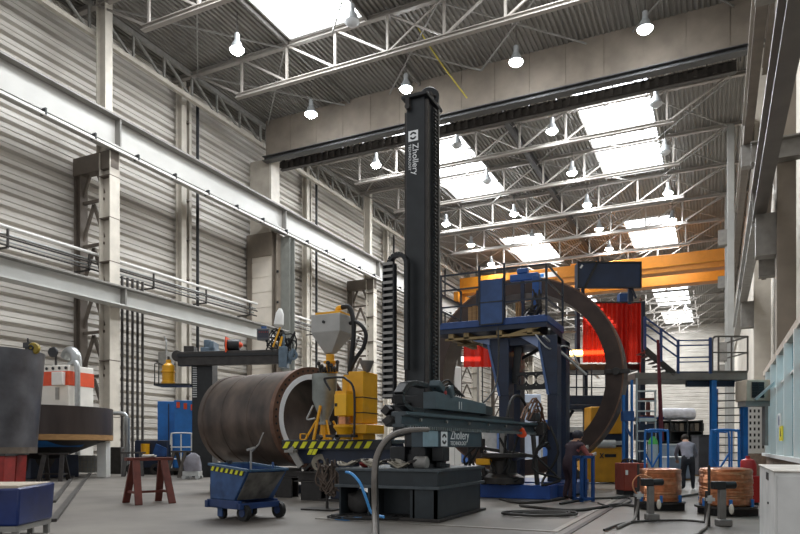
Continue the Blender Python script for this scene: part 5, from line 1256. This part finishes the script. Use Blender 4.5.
def feeder(px, d, lab):
    t = thing('wire_feeder', lab, 'wire feeder', GD(px, d), YAW)
    b = B(); b.bx(-.06, .04, -.05, .05, .0, .58); b.build('feeder_post', mat('feeder_grey', '#75726e', .5, .2, .15, 6), t, bevel=.01)
    b = B(); b.bx(-.09, .12, -.09, .09, 0, .11); b.build('foot_block', MATS['feeder_grey'], t, bevel=.02)
    b = B(); b.bx(-.16, .03, -.07, .07, .575, .70); b.lathe([(0, 0), (.058, 0), (.058, .16), (.045, .18), (0, .18)], (.03, 0, .64), (1, 0, 0), 16); b.build('motor_housing', BLACK, t, bevel=.015)
    b = B(); b.tube((-.22, -.02, .0), (-.22, -.02, .95), .022); b.tube((-.27, -.02, .05), (-.25, -.02, .55), .03); b.build('upright_rod', DARKSTEEL, t)
    b = B(); b.box((-.22, -.03, .42), (.12, .12, .05)); b.tube((-.22, -.03, .36), (-.22, -.03, .48), .045); b.build('hose_coupling', ALU, t)
    b = B(); b.ball((.11, -.06, .27), .055, 12, 8, (.7, .6, 1.5)); b.build('pale_bottle', mat('bottle_cream', '#cfc9bb', .5, 0, .05), t)
    b = B(); b.path([(-.22, -.02, .42), (-.24, -.04, .25), (-.3, -.12, .1), (-.45, -.4, .03), (-.7, -.8, .03), (-1.0, -1.3, .03)], .024, 8); b.build('feeder_hose', mat('hose_grey', '#6e6862'), t)
feeder(722.5, 10.35, 'grey wire feeder post with a dark motor before the larger copper coil')
feeder(651, 11.2, 'grey wire feeder post with a dark motor before the coil by the red box')
o = B().path([P(652, 478, 11.1), P(640, 475, 11.1), P(633, 482, 11.1), P(635, 492, 11.1), P(642, 496, 11.2)], .012, 6, 6).build('copper_loop', COPPER); tag(o, 'loop of copper wire arching over the feeder beside the red box', 'wire')
def bar_trolley(px, d, w, lab):
    t = thing('blue_trolley', lab, 'trolley', GD(px, d), YAW, 'blue tube trolleys')
    h = zat(430, d)
    b = B(); b.path([(-w/2, 0, .1), (-w/2, 0, h-.12), (-w/2+.05, 0, h-.02), (-w/2+.15, 0, h), (w/2-.15, 0, h), (w/2-.05, 0, h-.02), (w/2, 0, h-.12), (w/2, 0, .1)], .025, 8, 3); b.build('hoop', SKYBLUE, t)
    for x in (-w/2+.14, w/2-.14):
        b = B(); b.tube((x, 0, .1), (x, 0, h), .018); b.build('inner_bar', SKYBLUE, t)
    b = B(); b.bx(-w/2-.03, w/2+.03, -.12, .25, .06, .12); b.build('trolley_bed', BLUE, t)
    b = B(); b.path([(-w/2+.08, .22, .1), (-w/2+.08, .22, h-.15), (-w/2+.16, .22, h-.04), (w/2-.16, .22, h-.04), (w/2-.08, .22, h-.15), (w/2-.08, .22, .1)], .02, 8, 3); b.bar((-w/2+.08, .22, .5), (w/2-.08, .22, 1.1), .03); b.bar((w/2-.08, .22, .5), (-w/2+.08, .22, 1.1), .03); b.build('rear_hoop', SKYBLUE, t)
    b = B(); b.tube((-w/2-.03, .2, .08), (-w/2+.02, .2, .08), .08, 14); b.tube((w/2-.02, .2, .08), (w/2+.03, .2, .08), .08, 14); b.build('wheels', RUBBER, t)
bar_trolley(656.5, 13.9, .48, 'blue tubular trolley behind the coil beside the faded red box')
bar_trolley(725, 13.0, .54, 'blue tubular trolley behind the larger copper coil')
t = thing('gas_cylinder', 'grey gas cylinder with a green shoulder behind the left copper coil', 'gas cylinder', GD(653, 15.0))
b = B(); b.lathe([(0, 0), (.115, 0), (.115, 1.25), (.1, 1.33), (0, 1.33)], seg=20); b.build('cylinder_body', mat('cyl_grey', '#a8b0b2', .4, .2, .1, 5), t)
b = B(); b.lathe([(.112, 1.25), (.1, 1.36), (.05, 1.45), (.04, 1.5), (0, 1.5)], seg=20); b.build('green_shoulder', mat('cyl_green', '#4fae4a', .45, 0, .08), t)
b = B(); b.lathe([(.05, 1.47), (.05, 1.6), (0, 1.62)], seg=12); b.build('valve', DARKSTEEL, t)
t = thing('red_welding_box', 'faded red steel box on skids left of the copper coil', 'box', GD(633, 17.0), YAW+R(4)); s = 17./F
b = B(); b.bx(-14*s, 13*s, -.3, .3, .12, zat(463, 17.)); b.build('box_body', BOXRED, t, bevel=.015)
b = B(); b.bx(-13*s, 12*s, -.25, .25, 0, .12); b.build('skid', BLACK, t)
b = B(); b.box((-11.5*s, -.31, zat(472, 17.)), (.06, .02, .12)); b.build('label_plate', WHITE, t)
b = B()
for k in range(4): b.box((-9*s+.13*k, -.05, zat(462, 17.)+.02), (.06, .1, .06)); 
b.path([(-12*s, 0, zat(463, 17.)), (-10*s, -.1, zat(459, 17.)), (0, -.1, zat(460, 17.)), (8*s, 0, zat(463, 17.))], .02, 5); b.build('cable_sockets', DARKSTEEL, t)
t = thing('red_tank_unit', 'red tank with a rounded top on a red box behind the larger coil', 'tank', GD(747, 14.2), YAW); s = 14.2/F
b = B(); b.bx(-6*s, 9*s, -.2, .3, .05, .62); b.build('box_base', mat('tank_red', '#a5201d', .4, 0, .15, 4), t, bevel=.02)
b = B(); b.lathe([(0, .62), (.17, .62), (.17, .85), (.13, .95), (.05, .98), (.04, 1.04), (0, 1.04)], (.02, 0, 0), seg=22); b.build('rounded_tank', MATS['tank_red'], t)
b = B(); b.bx(-5*s, 8*s, -.15, .25, 0, .05); b.build('plinth', BLACK, t)
# ---- floor cables and grooves
CB = mat('cable_dark', '#28241f', .6, 0, .3, 8)
t = B().path(coil(0, 0, .52, .3, 3, .024, 4, rot=YAW), .024, 6, 2).build('hose_coil', CB); t.location = G(541, 516); tag(t, 'flat coil of dark hose lying on the floor before the ring', 'hose')
lines = [([(500, 500), (520, 504), (550, 502), (566, 499)], .03, 'thick dark cable running to the feet of the worker at the ring'),
 ([(520, 507), (545, 510), (575, 512), (600, 509), (618, 506), (640, 508)], .03, 'dark cable snaking past the blue tube stand toward the feeders'),
 ([(560, 505), (590, 500), (612, 499), (630, 497), (645, 500)], .025, 'dark cable lying behind the blue tube stand'),
 ([(598, 504), (612, 508), (630, 503), (628, 499), (612, 500)], .02, 'looped dark cable beside the red welding box'),
 ([(604, 532), (630, 524), (680, 522), (706, 524)], .02, 'thin dark cable crossing the floor between the two feeders'),
 ([(504, 516), (515, 515), (522, 514)], .02, 'loose hose end reaching left from the flat hose coil'),
 ([(668, 500), (690, 497), (706, 494)], .03, 'dark cable lying between the two copper coils')]
for i, (pp, r, lab) in enumerate(lines):
    p0 = G(*pp[0]); o = B(off=p0).path([G(*p)+UP*(r+.002*i) for p in pp], r, 6, 5).build('floor_cable', CB); o.location = p0; tag(o, lab, 'cable')
gx = -2.12
for x0, x1, y0, y1, lab in ((gx-.05, gx+.05, 9.75, 26, 'pale steel floor rail running away toward the yellow machine'), (gx+.18, gx+.26, 9.4, 26, 'second steel floor rail beside the pale one, on the feeder side'), (-6.2, gx+.05, 9.62, 9.74, 'pale steel floor rail crossing the floor in front of the pedestal')):
    o = B(); cx, cy = (x0+x1)/2, (y0+y1)/2; o.bx(x0-cx, x1-cx, y0-cy, y1-cy, 0, .012); o = o.build('floor_rail', mat('rail_pale', '#8d8881', .4, .4, .15, 4) if gx+.1 > x0 else DARKSTEEL); o.location = (cx, cy, 0.001); tag(o, lab, 'rail', 'floor rails on the right')
# ---- background shelves and goods
DB = 30.
t = thing('storage_rack', 'dark storage rack with bins behind the bending worker', 'rack', GD(681, DB), YAW); s = DB/F
b = B(); b.bx(-27*s, 22*s, .8, .9, .2, zat(420, DB))
for x in (-27, -11, 6, 21): b.bx(x*s, (x+1.2)*s, 0, .9, 0, zat(420, DB))
b.bx(-27*s, 22*s, 0, .9, zat(431, DB)-.03, zat(431, DB)); b.bx(-27*s, 22*s, 0, .9, zat(421, DB)-.03, zat(421, DB)); b.bx(-27*s, 22*s, 0, .9, zat(441, DB)-.03, zat(441, DB)); b.build('rack_shelves', BLACK, t)
for i in range(9):
    o = B().bx(-2.1*s, 2.1*s, -.3, .3, 0, .36).build('storage_bin', (DARKSTEEL, BROWNGREY, BLACK)[i % 3], None, bevel=.01); o.location = GD(681+(-22+5.0*i), DB+.4)+UP*(zat(431, DB)+.001); o.rotation_euler.z = YAW
    tag(o, 'dark bin on the middle shelf of the storage rack, %s from its ladder end' % ORD[i], 'bin', 'bins on the storage rack')
for i, (px, col) in enumerate(((663, WHITE), (672, ALU), (684, WHITE))):
    o = B().lathe([(0, -.32*1.1), (.26, -.3), (.28, 0), (.26, .3), (0, .35)], (0, 0, .28), (1, 0, .05), 16).build('wrapped_roll', mat('silver_wrap', '#c6c6cc', .3, .3, .2, 3)); o.location = GD(px+3, DB+.4)+UP*(zat(420, DB)+.002); o.rotation_euler.z = YAW
    tag(o, 'silver wrapped roll on top of the storage rack, %s from the ladder' % ORD[i], 'roll', 'wrapped rolls on the rack')
for i, (px, w, py1, d, col, lab) in enumerate(((667, 17, 445, 26.5, '#9aa6b4', 'grey blue crate on the floor left of the bending worker'), (701, 11, 436, 27.5, '#3d3c40', 'dark wrapped stack right of the bending worker'), (711, 8, 440, 29, '#d8d8dc', 'white box behind the bright blue column'), (678, 24, 458, 24.5, '#8d98a6', 'low grey crate in front of the storage rack'))):
    t = thing('storage_crate', lab, 'crate', GD(px, d), YAW); s = d/F
    h = zat(py1, d); b = B(); b.bx(-w*s/2, w*s/2, -.3, .4, .06, h); b.build('crate_body', mat('crate%d' % i, col, .6, 0, .15, 3), t, bevel=.02)
    b = B(); b.bx(-w*s/2-.02, w*s/2+.02, -.32, .42, h, h+.05); b.build('crate_lid', WHITE if i != 1 else BLACK, t)
    b = B(); b.bx(-w*s/2+.05, w*s/2-.05, -.25, .35, 0, .06); b.build('pallet', WOOD, t)
# white machines seen under the ring
for px, w, py1, d, m, lab in ((452, 16, 368, 30, WHITE, 'tall white machine cabinet seen through the left of the ring'), (529, 20, 395, 33, mat('pale_blue', '#b9c4d6', .5, 0, .08, 3), 'pale machine enclosure seen between the tower legs'),
        (560, 12, 420, 34, WHITE, 'small white cabinet seen right of the tower leg')):
    t = thing('machine_cabinet', lab, 'machine', GD(px, d), YAW); s = d/F; h = zat(py1, d)
    b = B(); b.bx(-w*s/2, w*s/2, -.5, .5, .1, h); cb = b.build('cabinet_body', m, t, bevel=.03)
    b = B(); b.bx(w*s*.1, w*s*.12, -.51, -.5, .4, h-.2); b.bx(-w*s*.35, -w*s*.1, -.51, -.5, h-.9, h-.4); b.build('door_seam', MIDGREY, cb)
    b = B(); b.bx(-w*s/2+.05, w*s/2-.05, -.45, .45, 0, .1); b.build('plinth', BLACK, t)
t = thing('white_light_bar', 'white lit lamp bar on a mast behind the ring', 'lamp', P(471, 359, 31), YAW)
b = B(); b.bx(-.45, .45, -.1, .1, -.1, .1); b.build('lamp_body', emis('lamp_white', '#ffffff', 1.6), t)
b = B(); b.bar((.35, .15, .1), (.35, .15, -zat(359, 31)), .1); b.build('lamp_mast', GREY_STEEL, t)
q = random.Random(17)
for i in range(7):
    px = 470+q.uniform(-8, 80); d = 36+q.uniform(0, 16); h = q.uniform(1.2, 3.4); w = q.uniform(.8, 1.8)
    lab = '%s %s far background cabinet beyond the ring, %s from its left side' % (('tall' if h > 2.2 else 'low'), ('grey', 'blue')[i % 2], ORD[i])
    t = thing('far_cabinet', lab, 'cabinet', GD(446+i*22, d), YAW, 'far background cabinets')
    b = B(); b.bx(-w/2, w/2, -.4, .4, .08, h); b.build('cabinet_body', (GREY_STEEL, mat('far_blue', '#3a5c94', .5, 0, .1, 3))[i % 2], t, bevel=.02)
    b = B(); b.bx(-w/2+.04, w/2-.04, -.36, .36, 0, .08); b.build('plinth', BLACK, t)
# yellow cable under the roof
o = B().path([PZ(418, 28, 29.08), PZ(440, 62, 27.9), PZ(467, 98, 26.6)], .05, 5, 3).build('yellow_cable', mat('dull_yellow', '#b3a23c', .6, 0, .1)); tag(o, 'thin yellow cable hanging from the roof toward the concrete header', 'cable')

# =================================================================== LAMPS
lamps = [(237, 50, 1, 'front bay lamp hanging under the roof nearest the eave truss'), (311, 114, 1, 'front bay lamp close to the header above the concrete pillar'), (406, 89, 1, 'front bay lamp just left of the mast top'),
 (516, 62, 1, 'front bay lamp at the middle of the concrete header'), (645, 29, 1, 'front bay lamp at the right of the concrete header'), (352, 22, 0, 'unlit lamp under the front skylight'),
 (552, 131, 1, 'lamp just behind the header beside the right skylight'), (376, 165, 1, 'rear lamp nearest the pillar, left of the mast'), (572, 173, 1, 'rear lamp between the skylights, second from the header'),
 (587, 205, 1, 'rear lamp between the skylights, third from the header'), (599, 229, 1, 'rear lamp between the skylights, fourth from the header'), (609, 249, 1, 'rear lamp between the skylights, fifth from the header'),
 (514, 214, 1, 'rear lamp right of the left skylight end'), (532, 238, 1, 'rear lamp one truss behind the left skylight end'), (446, 224, 1, 'rear lamp just right of the mast'), (471, 245, 1, 'rear lamp second right of the mast'),
 (491, 264, 1, 'rear lamp above the platform railing'), (668, 193, 1, 'rear lamp right of the right skylight end'), (672, 220, 1, 'rear lamp one truss behind the right skylight end'),
 (656, 104, 0, 'unlit lamp beside the right skylight near the header'), (665, 152, 0, 'unlit lamp at the right edge of the right skylight'), (457, 145, 0, 'unlit lamp under the left skylight, nearer the header'), (487, 181, 0, 'unlit lamp under the left skylight, farther from the header'),
 (686, 309, 1, 'far lamp under the fourth skylight'), (684, 317, 1, 'far lamp behind the orange crane, lower of the pair'), (628, 296, 1, 'far lamp below the orange crane behind the navy board')]
M_LENS = emis('lamp_lens', '#f2f8ff', 180); M_BELL = mat('lamp_bell', '#9a9c9d', .4, .4, .1, 6); M_OFF = mat('lamp_off_lens', '#b9bbbd', .3, .1, .05)
protos = {}
for px, py, lit, lab in lamps:
    p = PZ(px, py, 26.6)
    if lit not in protos:
        t = thing('high_bay_lamp', 'high bay '+lab, 'lamp', p, 0, 'high bay lamps')
        b = B(); b.lathe([(.0, 1.05), (.16, 1.05), (.18, .6), (.26, .5), (.45, .02), (.42, .02), (.24, .46), (0, .5)], seg=20); b.build('bell_housing', M_BELL, t)
        b = B(); b.lathe([(0, -.28), (.25, -.22), (.42, -.08), (.46, .0), (0, .05)], seg=20); b.build('lens', M_LENS if lit else M_OFF, t)
        b = B(); b.tube((0, 0, 1.05), (0, 0, 2.45), .025); b.build('suspension_cord', DARKSTEEL, t)
        protos[lit] = t
    else: dup(protos[lit], p, None, 'high bay '+lab)
# =================================================================== PEOPLE
def person(name, label, loc, rz, J, mats, groups, head_dir, hair=None):
    """J: joints name -> (pos, radius); groups: list of (joint a, joint b, material index); one continuous skinned body"""
    t = thing(name, label, 'person', loc, rz)
    names = list(J); idx = {n: i for i, n in enumerate(names)}
    me = bpy.data.meshes.new('body'); me.from_pydata([J[n][0] for n in names], [(idx[a], idx[c]) for a, c, m in groups], [])
    o = bpy.data.objects.new('body', me); COL.objects.link(o)
    o.modifiers.new('skin', 'SKIN')
    for i, n in enumerate(names):
        sv = me.skin_vertices[0].data[i]; r = J[n][1]; sv.radius = (r if isinstance(r, tuple) else (r, r)); sv.use_root = (n == 'pelvis')
    o.modifiers.new('sub', 'SUBSURF').levels = 2
    bpy.context.view_layer.update()
    m2 = bpy.data.meshes.new_from_object(o.evaluated_get(bpy.context.evaluated_depsgraph_get()))
    bpy.data.objects.remove(o); bpy.data.meshes.remove(me)
    bm = bmesh.new(); bm.from_mesh(m2)
    segs = [(Vector(J[a][0]), Vector(J[c][0]), m) for a, c, m in groups]
    for f in bm.faces:
        p = f.calc_center_median(); best = (9e9, 0)
        for a, c, m in segs:
            ab = c-a; k = max(0, min(1, (p-a).dot(ab)/max(ab.length_squared, 1e-9))); d = (p-(a+ab*k)).length
            if d < best[0]: best = (d, m)
        f.material_index = best[1]; f.smooth = True
    # face: nose, ears, eyes, mouth joined into the same mesh
    h = Vector(J['head'][0]); hd = Vector(head_dir).normalized(); up = (Vector(J['head'][0])-Vector(J['neck'][0])).normalized()
    up = (up-hd*up.dot(hd)).normalized(); sd = hd.cross(up)
    k = B(); k.bm.free(); k.bm = bm
    n0 = len(bm.faces)
    k.ball(h+hd*.112-up*.015, .018, 8, 6); k.ball(h+sd*.088, .026, 8, 6); k.ball(h-sd*.088, .026, 8, 6)
    bm.faces.ensure_lookup_table()
    for f in bm.faces[n0:]: f.material_index = 0; f.smooth = True
    n0 = len(bm.faces)
    k.ball(h+hd*.1+sd*.035+up*.015, .011, 8, 6); k.ball(h+hd*.1-sd*.035+up*.015, .011, 8, 6); k.ball(h+hd*.098-up*.06, .02, 8, 6, (1, 1, .4))
    bm.faces.ensure_lookup_table()
    for f in bm.faces[n0:]: f.material_index = len(mats)-1; f.smooth = True
    m2.materials.clear()
    for m in mats: m2.materials.append(m)
    bm.to_mesh(m2); bm.free()
    ob = bpy.data.objects.new('body', m2); COL.objects.link(ob); ob.parent = t
    if hair:
        b = B(); c = h-hd*.02+up*.03; b.ball(c, .115, 16, 10, (.98, .98, .98))
        for v in list(b.bm.verts):
            q = v.co-(h)
            if q.dot(hd) > .05 and q.dot(up) < .07: v.co -= hd*.06
            if q.dot(up) < -.06: v.co += up*.05
        b.build('hair', hair, t)
    return t
def fingers(J, G_, side, wrist, hand, d, across, m):
    """five short chains rooted in the palm"""
    w = Vector(J[hand][0]); d = Vector(d).normalized(); a = Vector(across).normalized(); n = d.cross(a)
    for i, (o, L) in enumerate(((-.03, .065), (-.01, .075), (.012, .07), (.032, .055))):
        k1, k2 = '%sf%da' % (side, i), '%sf%db' % (side, i)
        J[k1] = (tuple(w+a*o+d*(.045+L*.5)+n*.006), .0095); J[k2] = (tuple(w+a*o*1.15+d*(.045+L*.95)+n*.028), .008)
        G_ += [(hand, k1, m), (k1, k2, m)]
    k1, k2 = side+'ta', side+'tb'
    J[k1] = (tuple(w-a*.05+d*.015+n*.012), .011); J[k2] = (tuple(w-a*.062+d*.055+n*.03), .009)
    G_ += [(hand, k1, m), (k1, k2, m)]
SKIN = mat('skin', '#b98a70', .6, 0, .06, 8)
SHIRT = mat('grey_shirt', '#7b7983', .85, 0, .15, 9); TROU = mat('dark_trousers', '#24252c', .85, 0, .2, 9); BOOT = mat('boots', '#1a1816', .6, 0, .2, 9); EYE = mat('dark_eye', '#2a1c18', .4, 0, 0)
HAIR = mat('dark_hair', '#2e241d', .7, 0, .25, 30); OVER = mat('plum_workwear', '#35262f', .85, 0, .2, 8); REDS = mat('dusty_red_sleeve', '#9c5750', .85, 0, .15, 9)
GLOVE = mat('pale_glove', '#b7b1a8', .8, 0, .1, 8)
# bending worker, back to the camera: local +Y = the way he faces
J = {'pelvis': ((0, 0, .86), (.17, .13)), 'waist': ((0, .09, 1.0), (.155, .115)), 'chest': ((0, .24, 1.2), (.19, .13)), 'upper': ((0, .33, 1.3), (.15, .11)), 'neck': ((0, .41, 1.38), .06), 'head': ((0, .5, 1.45), (.1, .1)), 'crown': ((0, .545, 1.52), (.085, .085)),
     'hipl': ((-.1, -.01, .82), .12), 'kneel': ((-.12, .05, .46), .075), 'calfl': ((-.12, -.0, .3), .068), 'ankl': ((-.12, -.03, .09), .05), 'toel': ((-.14, .13, .045), .045),
     'hipr': ((.1, -.01, .82), .12), 'kneer': ((.13, .06, .46), .075), 'calfr': ((.13, .01, .3), .068), 'ankr': ((.13, -.02, .09), .05), 'toer': ((.16, .14, .045), .045),
     'shl': ((-.2, .33, 1.27), .075), 'ell': ((-.27, .42, 1.0), .052), 'wrl': ((-.2, .6, .86), .036), 'hal': ((-.18, .66, .82), (.038, .024)),
     'shr': ((.2, .33, 1.27), .075), 'elr': ((.29, .4, 1.0), .052), 'wrr': ((.22, .58, .84), .036), 'har': ((.2, .64, .8), (.038, .024))}
Gp = [('pelvis', 'waist', 1), ('waist', 'chest', 1), ('chest', 'upper', 1), ('upper', 'neck', 0), ('neck', 'head', 0), ('head', 'crown', 0), ('pelvis', 'hipl', 2), ('hipl', 'kneel', 2), ('kneel', 'calfl', 2), ('calfl', 'ankl', 2), ('ankl', 'toel', 3),
      ('pelvis', 'hipr', 2), ('hipr', 'kneer', 2), ('kneer', 'calfr', 2), ('calfr', 'ankr', 2), ('ankr', 'toer', 3), ('upper', 'shl', 1), ('shl', 'ell', 1), ('ell', 'wrl', 1), ('wrl', 'hal', 0), ('upper', 'shr', 1), ('shr', 'elr', 1), ('elr', 'wrr', 1), ('wrr', 'har', 0)]
fingers(J, Gp, 'l', 'wrl', 'hal', (.1, .6, -.5), (1, 0, 0), 0); fingers(J, Gp, 'r', 'wrr', 'har', (-.1, .6, -.5), (-1, 0, 0), 0)
person('person', 'person in grey shirt and dark trousers bending forward behind the copper coils', GD(688, 19.0), YAW-R(14), J, [SKIN, SHIRT, TROU, BOOT, EYE], Gp, (0, .8, -.45), HAIR)
# worker at the ring, turned to the right and reaching toward it
J = {'pelvis': ((0, 0, .84), (.16, .13)), 'waist': ((0, .05, 1.0), (.15, .115)), 'chest': ((0, .13, 1.18), (.185, .13)), 'upper': ((0, .19, 1.29), (.15, .11)), 'neck': ((0, .26, 1.38), .058), 'head': ((0, .33, 1.46), (.1, .1)), 'crown': ((0, .36, 1.54), (.085, .085)),
     'hipl': ((-.1, 0, .8), .115), 'kneel': ((-.12, .12, .46), .075), 'calfl': ((-.12, .05, .3), .068), 'ankl': ((-.12, -.02, .09), .05), 'toel': ((-.13, .15, .045), .045),
     'hipr': ((.1, 0, .8), .115), 'kneer': ((.13, .03, .46), .075), 'calfr': ((.13, -.05, .3), .068), 'ankr': ((.13, -.14, .09), .05), 'toer': ((.15, .02, .045), .045),
     'shl': ((-.2, .2, 1.26), .075), 'ell': ((-.24, .42, 1.12), .052), 'wrl': ((-.14, .62, 1.2), .036), 'hal': ((-.12, .69, 1.22), (.038, .024)),
     'shr': ((.2, .2, 1.26), .075), 'elr': ((.27, .34, 1.03), .052), 'wrr': ((.18, .58, 1.05), .036), 'har': ((.16, .65, 1.06), (.038, .024))}
Gp = [(a, c, {1: 1}.get(m, m)) for a, c, m in [g for g in Gp if not (g[1][1:2] == 'f' or g[1] in ('lta', 'ltb', 'rta', 'rtb') or g[0][1:2] == 'f')]]
Gp = [(a, c, 4 if a in ('shr', 'shl') or (a, c) in (('elr', 'wrr'), ('ell', 'wrl')) else (5 if c in ('hal', 'har') else m)) for a, c, m in Gp]
fingers(J, Gp, 'l', 'wrl', 'hal', (.1, .9, .1), (0, 0, 1), 5); fingers(J, Gp, 'r', 'wrr', 'har', (-.1, .9, .1), (0, 0, 1), 5)
t = person('person', 'person in dark plum workwear with dusty red sleeves reaching toward the big ring', GD(569, 15.3), YAW-R(55), J, [SKIN, OVER, OVER, BOOT, REDS, GLOVE, EYE], Gp, (0, .9, -.35))
h = Vector(J['head'][0])
b = B(); b.ball(h+Vector((0, -.03, .05)), .125, 16, 10, (1, 1.1, .9)); b.bx(-.1, .1, .07, .12, h.z-.1-0, h.z+.07) if False else None
b.build('cap', mat('work_cap', '#2b2a33', .7, 0, .1), t)
WORLD = .55; SKYW = 36.; EXPO = 0.25
# =================================================================== LIGHT, CAMERA
def area(name, loc, rot, sx, sy, e, col):
    l = bpy.data.lights.new(name, 'AREA'); l.shape = 'RECTANGLE'; l.size = sx; l.size_y = sy; l.energy = e; l.color = col
    o = bpy.data.objects.new(name, l); COL.objects.link(o); o.location = loc; o.rotation_euler = rot; return o
w = bpy.data.worlds.new('overcast_sky'); bpy.context.scene.world = w; w.use_nodes = True
bg = w.node_tree.nodes['Background']; bg.inputs[0].default_value = (.97, .98, 1, 1); bg.inputs[1].default_value = WORLD
sc = bpy.context.scene
for x0, x1 in SKX:
    for y0, y1 in SKY:
        area('skylight_daylight', ((x0+x1)/2, (y0+y1)/2, ZR-.35), (0, 0, 0), x1-x0-.3, y1-y0-.3, SKYW*(y1-y0)*(x1-x0), (.95, .98, 1))
cd = bpy.data.cameras.new('camera'); cam = bpy.data.objects.new('camera', cd); COL.objects.link(cam)
cd.sensor_width = 36; cd.sensor_fit = 'HORIZONTAL'; cd.lens = F/800*36; cd.shift_x = 0; cd.shift_y = (HZ-267)/800
cd.clip_start = .05; cd.clip_end = 600
cam.location = CAM; cam.rotation_euler = (R(90), 0, YAW)
sc.camera = cam
vs = sc.view_settings; vs.view_transform = 'Standard'; vs.look = 'None'; vs.gamma = 1; vs.use_curve_mapping = False; vs.exposure = EXPO
sc.cycles.use_denoising = True
sc.cycles.max_bounces = 6; sc.cycles.transparent_max_bounces = 8
sc.cycles.sample_clamp_indirect = 6
